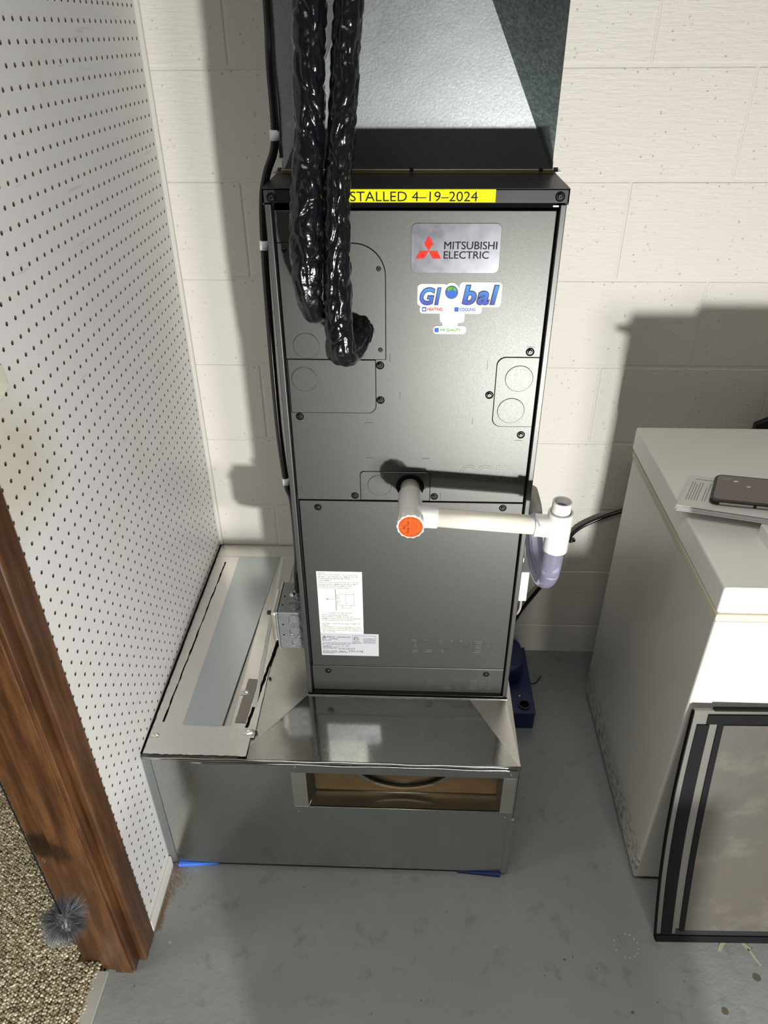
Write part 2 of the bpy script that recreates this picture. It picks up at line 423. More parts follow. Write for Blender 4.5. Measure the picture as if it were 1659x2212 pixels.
# back wall: mortar bed and blocks
wb = struct('wall_back', MB().box(-3.2, 2.6, WY+.0014, WY+.12, -.05, 2.35), 'block_joint')
course = .2032; z0 = .1055            # first joint above the floor
blk = {}
k = -1
while True:
    za = z0+course*k; zb = za+course
    if za > 2.3: break
    za_, zb_ = max(za, -.02)+.0028, min(zb, 2.34)-.0028
    off = .6500 if k % 2 == 0 else .4468
    x = off-.4064*3
    while x < 2.5:
        xa, xb = max(x, -.56)+.0012, x+.4064-.0012
        if xb > -.5 and zb_-za_ > .01:
            key = (round(xb-xa, 3), round(zb_-za_, 3))
            if key not in blk:
                o = mk('block', MB().box(0, xb-xa, 0, .02, 0, zb_-za_), 'block_paint', None, .0028, 3); blk[key] = o.data
                mods = True
            else:
                o = bpy.data.objects.new('block', blk[key]); COL.objects.link(o)
                md = o.modifiers.new('bevel', 'BEVEL'); md.width = .0028; md.segments = 3; md.limit_method = 'ANGLE'
            o.parent = wb; o.location = (xa, WY+random.uniform(-.0004, .0004), za_)
        x += .4064
    k += 1

# pegboard wall on the left: sheet with real holes, dark void behind
def pegboard():
    y0, y1, zb, zt = .7800, 1.6520, .030, 2.33
    py, pz, r, T = .02468, .02572, .0034, .0048
    cy0, cz0 = .8674, 1.1911
    ys = [cy0+py*i for i in range(-3, 33) if y0+.008 < cy0+py*i < y1-.008]
    zs = [cz0+pz*j for j in range(-46, 46) if zb+.008 < cz0+pz*j < zt-.008]
    V, F = [], []
    def quad(a, b, c, d):
        o = len(V); V.extend((a, b, c, d)); F.append((o, o+1, o+2, o+3))
    lo_y, hi_y = ys[0]-py/2, ys[-1]+py/2; lo_z, hi_z = zs[0]-pz/2, zs[-1]+pz/2
    for (a, b, c, d) in ((y0, lo_y, zb, zt), (hi_y, y1, zb, zt), (lo_y, hi_y, zb, lo_z), (lo_y, hi_y, hi_z, zt)):
        quad((PX, a, c), (PX, b, c), (PX, b, d), (PX, a, d))
    n = 8
    for cy in ys:
        for cz in zs:
            o = len(V)
            for k in range(n):
                a = 2*PI*k/n+PI/n*0
                V.append((PX, cy+r*math.cos(a), cz+r*math.sin(a)))
            for k in range(n):
                a = 2*PI*k/n; c, s_ = math.cos(a), math.sin(a); m = max(abs(c), abs(s_))
                V.append((PX, cy+py/2*c/m, cz+pz/2*s_/m))
            for k in range(n):
                a = 2*PI*k/n; V.append((PX-T, cy+r*math.cos(a), cz+r*math.sin(a)))
            for k in range(n):
                q = (k+1) % n
                F.append((o+k, o+n+k, o+n+q, o+q)); F.append((o+k, o+q, o+2*n+q, o+2*n+k))
    quad((PX, y0, zb), (PX, y0, zt), (PX-T, y0, zt), (PX-T, y0, zb))
    quad((PX, y0, zb), (PX-T, y0, zb), (PX-T, y1, zb), (PX, y1, zb))
    m = MB(); m.v = V; m.f = F; m.sm = [False]*len(F); return m
wl = struct('wall_left', pegboard(), 'pegboard_paint', fixn=False)
wl.data.materials.append(MATS['hole_brown'])
for p_ in wl.data.polygons:
    if abs(p_.normal.x) < .1 and p_.area < .001: p_.material_index = 1
mk('backing', MB().box(-.650, PX-.018, .79, WY, 0, 2.35), 'void_dark', wl)
struct('baseboard_left', MB().box(PX-.01, PX+.006, .786, .934, 0, .036), 'plain_paint', .002)
struct('trim_2', MB().box(PX-.001, PX+.009, WY-.009, WY+.001, .385, 2.33), 'plain_paint', .002)
# stained door frame at the end of the pegboard wall
dj = struct('door_1', MB().box(-.606, -.5385, .7085, .79, 0, 2.20), 'stained_wood', .0015)
mk('casing', MB().box(-.5385, -.522, .7285, .7815, 0, 2.25), 'stained_wood', dj, .004)
mk('door_stop', MB().box(-.578, -.5445, .7035, .7085, 0, 2.19), 'stained_wood', dj, .0015)
mk('jamb_board', MB().box(-.652, -.6085, .7225, .79, 0, 2.20), 'stained_wood', dj, .002)
mk('bare_edge', MB().box(-.6086, -.6062, .7160, .7225, .004, .085), 'raw_wood', dj, .0004, label='bare chipped wood edge')
# room shell out of the frame
struct('ceiling', MB().box(-3.2, 2.6, -2.4, 1.8, 2.35, 2.40), 'shell_paint')
struct('wall_right', MB().box(2.6, 2.65, -2.4, 1.8, 0, 2.35), 'shell_paint')
struct('wall_front', MB().box(-3.2, 2.6, -2.45, -2.4, 0, 2.35), 'shell_paint')
struct('wall_hall', MB().box(-3.25, -3.2, -2.4, 1.8, 0, 2.35), 'shell_paint')

# ================================================================== AIR HANDLER
ah = thing('air_handler', 'tall dark grey metal air handler cabinet standing on the galvanised plenum', 'air handler', (0, 1.38, .381))
mk('cabinet', MB().box(-.2125, .2125, 1.130, 1.645, .381, 1.3985), 'unit_paint_dark', ah)
mk('recess', MB().box(-.204, .204, 1.1255, 1.1305, .3815, 1.385), 'black_gap', ah)
for s_ in (-1, 1):
    xa, xb = sorted((s_*.2062, s_*.2150))
    mk('corner_post', MB().box(xa, xb, 1.110, 1.135, .381, 1.3795), 'unit_paint', ah, .0012)
    xa, xb = sorted((s_*.2145, s_*.2158))
    mk('side_panel', MB().box(xa, xb, 1.128, 1.648, .381, 1.3795), 'unit_paint', ah)
m = MB().box(-.2165, .2165, 1.1075, 1.110, 1.3822, 1.4005); m.box(-.2165, .2165, 1.1075, 1.650, 1.3990, 1.4010)
m.box(-.2165, -.2145, 1.1075, 1.650, 1.3795, 1.4005); m.box(.2145, .2165, 1.1075, 1.650, 1.3795, 1.4005)
cap = mk('top_cap', m, 'unit_paint_dark', ah)
mk('bottom_rail', MB().box(-.214, .214, 1.1105, 1.1285, .3810, .3830), 'screw_metal', ah, .0006)
mk('bracket_tab', MB().box(.1955, .2035, 1.1095, 1.116, 1.3765, 1.3785), 'screw_bright', ah)
PF = 1.1195
coil = mk('coil_panel', MB().box(-.2035, .2035, PF, 1.1262, .8748, 1.3695), 'unit_paint', ah, .0008)
blower = mk('blower_panel', MB().box(-.2015, .2040, PF, 1.1262, .4562, .8720), 'unit_paint', ah, .0008)
filt = mk('filter_panel', MB().box(-.2030, .2040, PF, 1.1262, .3835, .4548), 'unit_paint', ah, .0008)
def plate(name, pts, par, t=.0014):
    cx = sum(p[0] for p in pts)/len(pts); cz = sum(p[1] for p in pts)/len(pts)
    def grow(e):
        xs = [p[0] for p in pts]; zs = [p[1] for p in pts]; w, h = max(xs)-min(xs), max(zs)-min(zs); mx, mz = (max(xs)+min(xs))/2, (max(zs)+min(zs))/2
        return [(mx+(p[0]-mx)*(w+2*e)/w, mz+(p[1]-mz)*(h+2*e)/h) for p in pts]
    mk('gap', MB().prism(grow(.0009), PF-.0003, PF+.001), 'black_gap', par)  # slightly larger black backing paints the shadow line around the plate
    return mk(name, MB().prism(pts, PF-t, PF+.001), 'unit_paint', par, .0005, 1)
plate('access_plate', rrect(-.2030, -.0425, 1.1440, 1.3240, .048, 10, (0,0,1,0)), coil)
plate('access_plate', rrect(-.2015, -.0592, 1.0490, 1.1425, .014, 6, (0,1,0,0)), coil)
plate('access_plate', rrect(.1365, .2030, 1.0270, 1.1490, .014, 6, (1,0,0,1)), coil)
plate('access_plate', rrect(-.0885, .0352, .8765, .9350, .007, 5, (0,0,1,1)), coil)
def knock(cx, cz, r, par):
    m = MB(); n = 40
    ringp = lambda rr, y: [(cx+rr*math.cos(2*PI*i/n), y, cz+rr*math.sin(2*PI*i/n)) for i in range(n)]
    m.add(ringp(r, PF-.0016)+ringp(r-.0009, PF-.0024), [(i, (i+1) % n, n+(i+1) % n, n+i) for i in range(n)], True)
    m.add(ringp(r-.0009, PF-.0024), [tuple(range(n))])
    for a in (.8, 3.7): m.add([(cx+(r+d)*math.cos(a+e), PF-.0020, cz+(r+d)*math.sin(a+e)) for d, e in ((-.001,-.03), (.001,-.03), (.001,.03), (-.001,.03))], [(0,1,2,3)])
    mk('knockout', m, 'unit_paint', par)
for cx, cz, r in ((-.1694,1.1662,.0212), (-.1761,1.1091,.0212), (.1737,1.1134,.0226), (.1653,1.0565,.0226), (-.0546,.9077,.0215)): knock(cx, cz, r, coil)
# drain hole with dark grommet
m = MB().cyl((0, PF-.0022, .9057), (0, PF, .9057), .0250, n=36); mk('drain_hole', m, 'black_gap', coil)
# screws: dimple, head, cross
def screw_mesh(bright):
    m = MB(); n = 24
    rg = lambda r, y: [(r*math.cos(2*PI*i/n), y, r*math.sin(2*PI*i/n)) for i in range(n)]
    m.add(rg(.0068, -.0006)+rg(.0046, .0), [(i, (i+1) % n, n+(i+1) % n, n+i) for i in range(n)], True)
    m.add(rg(.0068, -.0006)+rg(.0069, .0012), [(i, n+i, n+(i+1) % n, (i+1) % n) for i in range(n)], True)
    m.add(rg(.0040, -.0004)+rg(.0036, -.0022)+rg(.0024, -.0030), [(i, (i+1) % n, n+(i+1) % n, n+i) for i in range(n)]+[(n+i, n+(i+1) % n, 2*n+(i+1) % n, 2*n+i) for i in range(n)], True)
    m.add(rg(.0024, -.0030), [tuple(range(n))])
    return m
def screw(x, z, par, y=PF, first=[None]):
    if first[0] is None:
        o = mk('screw', screw_mesh(0), 'black_gap', None); o.data.materials.append(MATS['screw_metal'])
        for p in o.data.polygons:
            if (p.center.x**2+p.center.z**2)**.5 < .0041: p.material_index = 1
        first[0] = o.data; fo = o
    else:
        fo = bpy.data.objects.new('screw', first[0]); COL.objects.link(fo)
    fo.parent = par; fo.location = Vector((x, y, z))-OFF[par.name]
    m = MB()
    c = bpy.data.objects.new('drive_slot', CROSS); COL.objects.link(c); c.parent = fo; c.rotation_euler = (0, random.uniform(0, 1.5), 0)
cm = bpy.data.meshes.new('drive_slot'); q = MB().box(-.0017, .0017, -.0034, -.0029, -.0004, .0004); q.box(-.0004, .0004, -.00341, -.0029, -.0017, .0017)
cm.from_pydata(q.v, [], q.f); cm.materials.append(MATS['black_gap']); CROSS = cm
for x, z in ((-.0525,1.2874), (-.0508,1.1602), (-.0518,1.1336), (-.0515,1.0725), (-.1885,1.041), (.187,1.1583), (.128,1.0836), (.1865,1.011), (-.0993,.8844), (.0436,.885), (-.1931,1.3139)): screw(x, z, ah)
for x, z in ((-.168,.8582), (.1683,.8625), (-.1693,.4408), (.1678,.4408)): screw(x, z, ah)
for x, z in ((-.2035,1.3890), (.2035,1.3905)): screw(x, z, ah, 1.1075)
# small punched ticks on the panels
for x0, x1, z0_, z1_ in ((-.019,-.019,1.0755,1.0875), (.121,.121,1.128,1.143), (-.078,-.066,1.0305,1.0305), (.103,.103,1.030,1.040), (.177,.190,1.0000,1.0000), (-.078,-.066,.9625,.9625), (.020,.032,.9625,.9625), (.055,.055,.880,.893), (-.036,-.036,1.140,1.152), (.181,.193,1.1665,1.1665)):
    mk('punch_mark', MB().box(x0-.0004, x1+.0004, PF-.0003, PF+.001, z0_-.0004, z1_+.0004), 'unit_paint_dark', coil)
# embossed words
def emboss(s, x0, x1, z0_, z1_, par, o=.015):
    t = text_mb(s, x0, x1, z0_, z1_, PF-.0002, outline=o, space=1.12, bold=.01)
    mk('embossed_lettering', t, 'unit_bright', par, label='raised word '+s)
emboss('COIL', .0880, .1800, .9215, .9505, coil); emboss('BLOWER', .0080, .1825, .5015, .5355, blower); emboss('FILTER', .0390, .1825, .3945, .4215, filt)
# date label
m = MB().box(-.1175, .1135, 1.1070, 1.1076, 1.3830, 1.4000)
dl = mk('date_label', m, 'label_yellow', ah, label='yellow strip label reading installed 4-19-2024')
mk('lettering', text_mb('INSTALLED 4\u201319\u20132024', -.1120, .0885, 1.3842, 1.3972, 1.1068), 'ink_black', dl)
# maker's badge
bd = mk('maker_badge', MB().prism(rrect(-.0040, .1272, 1.2812, 1.3525, .0085, 6), PF-.0008, PF+.0005), 'badge_silver', ah, .0003, 1, label='silver badge with three red diamonds and black lettering')
YB = PF-.0011
def faux(t_, d=.00035):
    n_ = len(t_.v); t_.add([(v_[0]+d, v_[1]-.00002, v_[2]) for v_ in t_.v], list(t_.f)); return t_
mk('lettering', faux(text_mb('MITSUBISHI', .0445, .1220, 1.3160, 1.3270, YB, bold=0.0, space=1.0)), 'ink_black', bd)
mk('lettering', faux(text_mb('ELECTRIC', .0442, .1105, 1.3025, 1.3132, YB, bold=0.0, space=1.0)), 'ink_black', bd)
def rhomb(c, ang, L, W):
    a = Vector((math.cos(ang), math.sin(ang))); b = Vector((-a.y, a.x))
    return [(c[0]+v.x, c[1]+v.y) for v in (Vector((0,0)), a*L/2-b*W/2, a*L, a*L/2+b*W/2)]
for (nm, pts) in (('d', [(0,0),(.0066,.0105),(0,.0215),(-.0066,.0105)]), ('l', [(0,0),(-.0063,-.0110),(-.0190,-.0110),(-.0128,0)]), ('r', [(0,0),(.0128,0),(.0190,-.0110),(.0063,-.0110)])):
    mk('diamond', MB().prism([(.0217+a, 1.3135+b) for a, b in pts][::1], YB, YB+.0003), 'logo_red', bd)
# contractor's sticker: word parts in blue on a white die-cut backing
YS = PF-.0006
st = mk('contractor_sticker', MB().prism(rrect(.0065, .0520, 1.2310, 1.2650, .006), YS, PF), 'sticker_white', ah, label='white die-cut sticker with blue, red and green lettering')
BK = [0]
def backing(pts): BK[0] += 1; mk('sticker_backing', MB().prism(pts, YS-.00003*BK[0], PF+.00002*BK[0]), 'sticker_white', st)
backing(rrect(.0700, .1345, 1.2300, 1.2680, .006)); backing([(.058+.0125*math.cos(2*PI*i/28), 1.2535+.0135*math.sin(2*PI*i/28)) for i in range(28)])
backing(rrect(.0420, .0800, 1.2050, 1.2500, .005)); backing(rrect(.0105, .0580, 1.2195, 1.2325, .005)); backing(rrect(.0600, .1060, 1.2195, 1.2325, .005))
backing(rrect(.0325, .0835, 1.1870, 1.2000, .005)); backing(rrect(.0460, .0700, 1.1950, 1.2150, .004))
for s_, a, b, c_, d_ in (('Gl', .0110, .0418, 1.2335, 1.2590), ('bal', .0755, .1295, 1.2340, 1.2630)):
    mk('lettering', text_mb(s_, a-.0012, b+.0012, c_-.0012, d_+.0012, YS-.0004, bold=.055, shear=.18, space=1.12), 'sticker_navy', st)
    mk('lettering', text_mb(s_, a, b, c_, d_, YS-.0008, bold=.018, shear=.18, space=1.14), 'sticker_blue', st)
mk('globe_disc', MB().prism([(.0585+.0098*math.cos(2*PI*i/32), 1.2525+.0100*math.sin(2*PI*i/32)) for i in range(32)], YS-.0006, YS), 'sticker_navy', st)
gd = mk('globe_disc', MB().prism([(.0585+.0090*math.cos(2*PI*i/32), 1.2525+.0092*math.sin(2*PI*i/32)) for i in range(32)], YS-.0008, YS), 'sticker_midblue', st)
mk('globe_land', MB().prism([(.0510,1.2570),(.0530,1.2600),(.0570,1.2614),(.0600,1.2612),(.0572,1.2550),(.0560,1.2570),(.0540,1.2540)], YS-.0010, YS), 'sticker_green', st)
mk('globe_land', MB().prism([(.0610,1.2612),(.0640,1.2590),(.0668,1.2545),(.0640,1.2555),(.0618,1.2548),(.0600,1.2570)], YS-.0010, YS), 'sticker_green', st)
for (s_, a, b, zc, mt) in (('HEATING', .0222, .0455, 1.2262, 'sticker_red'), ('COOLING', .0720, .0960, 1.2262, 'sticker_midblue'), ('AIR QUALITY', .0425, .0755, 1.1932, 'sticker_green')):
    mk('lettering', text_mb(s_, a, b, zc-.0024, zc+.0024, YS-.0006, bold=.02), mt, st)
    mk('icon', MB().prism(rrect(a-.0082, a-.0016, zc-.0034, zc+.0034, .001, 3), YS-.0005, YS), 'sticker_midblue', st)
mk('icon_mark', MB().prism([(.0155,1.2245),(.0188,1.2245),(.0188,1.2262),(.0200,1.2262),(.0172,1.2284),(.0143,1.2262),(.0155,1.2262)], YS-.0007, YS), 'sticker_white', st)
# warning sheet
wl_ = mk('warning_label', MB().box(-.1800, -.0908, PF-.0006, PF, .5490, .7100), 'paper_white', ah, label='white paper warning label with small grey print')
YW = PF-.0008
def lines(lst, x0, ztop, pitch, h, par, mat, wfac, y):
    for i, s_ in enumerate(lst):
        if not s_: continue
        z1_ = ztop-pitch*i
        mk('lettering', text_mb(s_, x0, x0+wfac*len(s_), z1_-h, z1_, y, bold=.004), mat, par)
lines(['WARNING', 'RISK OF ELECTRIC SHOCK. CAN CAUSE INJURY', 'OR DEATH. DISCONNECT ALL REMOTE ELECTRIC', 'POWER SUPPLIES BEFORE SERVICING.', 'AVERTISSEMENT', 'RISQUE DE CHOCS \u00c9LECTRIQUES. PEUT CAUSER', 'DES BLESSURES ET M\u00caME ENTRAINER LA MORT.', "COUPER LES SOURCES D'ALIMENTATION", 'A DISTANCE AVANT LE D\u00c9PANNAGE.'], -.1775, .7075, .0046, .0028, wl_, 'ink_grey', .00200, YW)
lines(['HORIZONTAL LEFT POSITION'], -.1600, .6055, .005, .0028, wl_, 'ink_grey', .0020, YW)
lines(['*NOTE: PLEASE ENSURE PROPER', 'ORIENTATION OF THE MOTOR AND FAN', 'ASSEMBLY WHEN INSTALLING THE AIR HANDLER', 'IN THE HORIZONTAL LEFT POSITION.', '', 'INCORRECT POSITION WILL RESULT IN MOTOR', 'DAMAGE.', 'PLEASE REFER TO INSTALLATION MANUAL FOR', 'DIRECTIONS ON CHANGING MOTOR POSITION IF', 'AIR HANDLER IS INSTALLED IN THE HORIZONTAL', 'LEFT POSITION.'], -.1755, .6000, .0046, .0028, wl_, 'ink_grey', .0020, YW)
m = MB()
def ln(a, b, c, d, t=.00035): m.box(min(a, c)-t, max(a, c)+t, YW, YW+.0003, min(b, d)-t, max(b, d)+t)
ln(-.1445,.6110,-.1445,.6660,.0008)
for a in ((-.142,.6245,-.142,.6530), (-.142,.6530,-.108,.6530), (-.108,.6530,-.108,.6245), (-.142,.6245,-.108,.6245), (-.125,.6245,-.125,.6530), (-.142,.6440,-.1365,.6440), (-.1365,.6440,-.1365,.6330), (-.142,.6335,-.1365,.6335), (-.133,.6245,-.133,.6170), (-.133,.6170,-.115,.6170), (-.115,.6170,-.115,.6245), (-.130,.6245,-.130,.6170), (-.163,.6400,-.149,.6400), (-.163,.6400,-.160,.6415)): ln(*a)
mk('diagram', m, 'ink_light', wl_)
# rating plate
rp = mk('rating_plate', MB().box(-.1803, -.0600, PF-.0009, PF-.0001, .4870, .5490), 'label_silver', ah, .0002, 1, label='pale silver rating plate with serial number')
YR = PF-.0011
for pts in ([(0,0),(.0013,.0021),(0,.0043),(-.0013,.0021)], [(0,0),(-.0012,-.0022),(-.0038,-.0022),(-.0025,0)], [(0,0),(.0025,0),(.0038,-.0022),(.0012,-.0022)]):
    mk('diamond', MB().prism([(-.1725+a, .5385+b) for a, b in pts], YR, YR+.0003), 'ink_black', rp)
for s_, a, b, c_, d_, mt in (('MITSUBISHI ELECTRIC', -.1675,-.1500,.5375,.5405,'ink_black'), ('INDOOR UNIT', -.1460,-.1180,.5372,.5408,'ink_grey'), ('MODEL', -.1770,-.1690,.5325,.5348,'ink_grey'), ('SVZ-KP18NA', -.1620,-.1440,.5325,.5348,'ink_black'), ('SERVICE REF', -.1770,-.1590,.5285,.5308,'ink_grey'),
                          ('UNIT SUPPLY 208/230V 1PH 60HZ MAX FUSE 15A MAX TOTAL', -.1770,-.0960,.5215,.5238,'ink_grey'), ('MIN TYPE 22 AMPS 208-230 CAPACITY 17.6', -.1770,-.1200,.5175,.5198,'ink_grey'), ('FAN MOTOR', -.1770,-.1590,.5130,.5150,'ink_grey'), ('V  A  HP', -.1450,-.1220,.5130,.5150,'ink_grey'), ('REFRIGERANT  R410A', -.1770,-.1450,.5100,.5120,'ink_grey'),
                          ('DESIGN PRESSURES', -.1770,-.1480,.5065,.5085,'ink_grey'), ('HIGH SIDE 4.15 MPa 602 PSI', -.1450,-.1100,.5072,.5090,'ink_grey'), ('LOW SIDE 2.00 MPa 300 PSI', -.1450,-.1100,.5042,.5060,'ink_grey'), ('WEIGHT 30.0 kg', -.1770,-.1480,.4995,.5018,'ink_grey'), ('SERIAL No.', -.1420,-.1290,.4985,.5005,'ink_grey'), ('37N13128', -.1230,-.0930,.4972,.5018,'ink_grey'),
                          ('MITSUBISHI ELECTRIC CORPORATION', -.1770,-.1250,.4955,.4982,'ink_black'), ('MADE IN MEXICO', -.1770,-.1530,.4925,.4945,'ink_grey'), ('CONFORMS TO', -.0915,-.0680,.5345,.5368,'ink_grey'), ('UL STD 60335-1', -.0930,-.0660,.5312,.5332,'ink_grey'), ('CERTIFIED TO', -.0915,-.0680,.5280,.5300,'ink_grey'), ('CAN/CSA STD', -.0915,-.0680,.5250,.5268,'ink_grey'), ('Intertek', -.1120,-.0985,.5262,.5285,'ink_grey'), ('ETL', -.1108,-.1012,.5325,.5385,'ink_grey')):
    mk('lettering', text_mb(s_, a, b, c_, d_, YR, bold=.01), mt, rp)
def ringpr(cx, cz, r, t, par, mat, y):
    n = 28; mm = MB(); vs = [(cx+rr*math.cos(2*PI*i/n), y, cz+rr*math.sin(2*PI*i/n)) for rr in (r, r-t) for i in range(n)]
    mm.add(vs, [(i, (i+1) % n, n+(i+1) % n, n+i) for i in range(n)]); mk('print_ring', mm, mat, par)
ringpr(-.1060, .5355, .0058, .0006, rp, 'ink_grey', YR)
m = MB()
for (a, b, c_, d_) in ((-.1140,.5235,-.0660,.5235), (-.1140,.5435,-.0660,.5435), (-.1140,.5235,-.1140,.5435), (-.0660,.5235,-.0660,.5435)): m.box(min(a,c_)-.0002, max(a,c_)+.0002, YR, YR+.0002, min(b,d_)-.0002, max(b,d_)+.0002)
mk('print_box', m, 'ink_grey', rp)

# ================================================================== SUPPLY DUCT above the unit
sd = thing('supply_duct', 'galvanised sheet metal supply duct rising from the top of the air handler', 'duct', (0, 1.44, 1.401))
X0, X1, YF, ZB, ZT = -.2045, .2092, 1.235, 1.4035, 2.345
lean = math.tan(math.radians(5)); tw = .50      # crease runs inward as the front face leans out
H = .38
def cp_(t): return t*H
yo = YF-lean*H
xl, xr = X0+tw*H*.86, X1-tw*H*.90
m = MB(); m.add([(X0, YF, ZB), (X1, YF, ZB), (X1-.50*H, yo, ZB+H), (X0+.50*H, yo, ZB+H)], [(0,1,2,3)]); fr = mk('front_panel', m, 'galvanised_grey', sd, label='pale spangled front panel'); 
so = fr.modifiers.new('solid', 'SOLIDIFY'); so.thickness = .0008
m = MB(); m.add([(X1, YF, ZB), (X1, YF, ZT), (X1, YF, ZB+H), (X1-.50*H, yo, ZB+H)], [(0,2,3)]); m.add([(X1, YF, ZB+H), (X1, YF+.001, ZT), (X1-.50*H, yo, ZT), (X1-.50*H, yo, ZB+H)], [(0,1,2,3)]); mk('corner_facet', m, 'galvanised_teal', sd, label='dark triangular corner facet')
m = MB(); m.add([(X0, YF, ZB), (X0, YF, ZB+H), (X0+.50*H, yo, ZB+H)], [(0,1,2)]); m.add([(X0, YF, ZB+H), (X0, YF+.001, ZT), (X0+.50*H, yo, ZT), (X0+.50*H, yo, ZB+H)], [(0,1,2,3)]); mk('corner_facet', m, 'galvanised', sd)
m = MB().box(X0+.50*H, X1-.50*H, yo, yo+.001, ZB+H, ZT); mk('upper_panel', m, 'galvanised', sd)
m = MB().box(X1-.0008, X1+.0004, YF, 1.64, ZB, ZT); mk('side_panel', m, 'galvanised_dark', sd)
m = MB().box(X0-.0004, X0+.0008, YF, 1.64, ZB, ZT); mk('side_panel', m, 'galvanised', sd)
# rolled seam down the left corner, crumpled a little
mk('seam', MB().tube([(X0-.003+.0008*math.sin(z*60), YF-.001+.0006*math.sin(z*37), z) for z in [ZB+.02+.02*i for i in range(46)]], .0035, 8), 'galvanised_shiny', sd)
mk('bottom_flange', MB().box(X0-.003, X1+.003, YF-.0035, YF+.002, 1.4012, 1.4075), 'slot_metal', sd, .0006)
for s_ in (-1, 1):
    xa = X0-.017 if s_ < 0 else X1
    m = MB().box(xa, xa+.017, YF+.004, YF+.05, 1.4012, 1.4026); m.box(X0-.002 if s_ < 0 else X1, X0 if s_ < 0 else X1+.002, YF+.004, YF+.05, 1.4012, 1.4180)
    cl = mk('corner_clip', m, 'screw_bright', sd)
    mk('clip_screw', MB().cyl((xa+.0085, YF+.016, 1.4026), (xa+.0085, YF+.016, 1.4075), .0042, .0034, 6), 'screw_metal', cl)
for xx_ in (-.0055, .1920): mk('duct_screw', MB().cyl((xx_, YF-.0065, 1.4070), (xx_, YF-.003, 1.4070), .0034, n=6), 'screw_metal', sd)
mk('rear_panel', MB().box(X0, X1, 1.639, 1.640, ZB, ZT), 'galvanised', sd)

# ================================================================== RETURN PLENUM under the unit
rpn = thing('return_plenum', 'wide galvanised return plenum box on the floor under the air handler', 'plenum', (-.15, 1.29, .008))
QL, QR, QF, QB, QT, QZ = -.5285, .2255, .9365, 1.6500, .3735, .0105
# front sheet around the slot
SX0, SX1, SZ0, SZ1 = -.2010, .1955, .2315, .3410
m = MB()
for (a, b, c_, d_) in ((QL, SX0, QZ, QT), (SX1, QR, QZ, QT), (SX0, SX1, QZ, SZ0), (SX0, SX1, SZ1, QT)):
    m.box(a, b, QF, QF+.0010, c_, d_)
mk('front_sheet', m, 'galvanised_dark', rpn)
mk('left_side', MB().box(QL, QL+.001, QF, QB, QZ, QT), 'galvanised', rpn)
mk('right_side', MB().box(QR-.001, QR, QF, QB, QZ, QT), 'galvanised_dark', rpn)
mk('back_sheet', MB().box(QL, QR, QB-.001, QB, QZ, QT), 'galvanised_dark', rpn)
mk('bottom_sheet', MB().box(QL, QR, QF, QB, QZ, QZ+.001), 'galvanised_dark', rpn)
# side flanges and folded lips
mk('corner_flange', MB().box(QL-.0015, QL+.016, QF-.0018, QF, QZ, QT-.004), 'galvanised', rpn, .0006)
mk('corner_flange', MB().box(QR-.010, QR+.0025, QF-.0022, QF+.004, QZ-.002, .205), 'galvanised_dark', rpn, .0008)
mk('front_seam', MB().tube([(lerp(QL, QR, i/24), QF-.0022-.0007*math.sin(i*1.9), QT+.001-.0006*math.sin(i*.8)) for i in range(25)], .0032, 8), 'galvanised_shiny', rpn)
mk('front_seam', MB().tube([(lerp(QL+.1, QR, i/24), QF-.0042-.0007*math.sin(i*1.3), QT-.0062-.0008*math.sin(i*.7)) for i in range(25)], .0022, 8), 'galvanised_shiny', rpn)
# top in three facets: left flat field, centre facet in front of the unit dished a little, right strip
TZ = .3795
def facet(name, pts, mat, label=None):
    mm = MB(); mm.add(pts, [tuple(range(len(pts)))]); return mk(name, mm, mat, rpn, label=label)
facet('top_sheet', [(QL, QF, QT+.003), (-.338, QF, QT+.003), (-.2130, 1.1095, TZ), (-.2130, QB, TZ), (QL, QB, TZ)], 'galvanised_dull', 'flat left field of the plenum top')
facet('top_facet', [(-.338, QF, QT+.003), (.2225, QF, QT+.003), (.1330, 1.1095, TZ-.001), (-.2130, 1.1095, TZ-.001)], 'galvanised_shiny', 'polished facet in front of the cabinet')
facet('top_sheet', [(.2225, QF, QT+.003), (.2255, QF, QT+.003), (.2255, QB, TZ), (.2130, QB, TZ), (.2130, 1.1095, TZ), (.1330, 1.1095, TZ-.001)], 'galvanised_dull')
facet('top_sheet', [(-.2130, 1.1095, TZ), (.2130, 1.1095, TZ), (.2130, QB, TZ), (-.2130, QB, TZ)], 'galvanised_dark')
mk('base_flange', MB().box(-.216, .217, 1.1045, 1.1090, .3790, .3806), 'galvanised_dull', rpn, .0005)
# foil tape around the long raised cover on the left
def strip(name, x0, y0, x1, y1, w, z, mat, label=None, jag=0.0, seed=1, n=40):
    rnd = random.Random(seed); d = Vector((x1-x0, y1-y0)); L = d.length; d.normalize(); q_ = Vector((-d.y, d.x)); mm = MB(); vs = []
    for i in range(n+1):
        t = i/n; p = Vector((x0, y0))+d*L*t; a = w/2+rnd.uniform(-jag, jag); b = w/2+rnd.uniform(-jag, jag)
        vs += [(p.x+q_.x*a, p.y+q_.y*a, z), (p.x-q_.x*b, p.y-q_.y*b, z)]
    mm.add(vs, [(2*i, 2*i+1, 2*i+3, 2*i+2) for i in range(n)])
    o = mk(name, mm, mat, rpn, label=label); sl = o.modifiers.new('solid', 'SOLIDIFY'); sl.thickness = .0005; sl.offset = 1; return o
Z1 = .3812
strip('foil_tape', -.4920, .955, -.4920, 1.640, .068, Z1, 'foil_tape', jag=.0006)
strip('foil_tape', -.3370, .985, -.3370, 1.640, .052, Z1, 'foil_tape', jag=.0006, seed=2)
strip('foil_tape', -.526, 1.622, -.232, 1.622, .050, Z1+.0006, 'foil_tape', jag=.0008, seed=3)
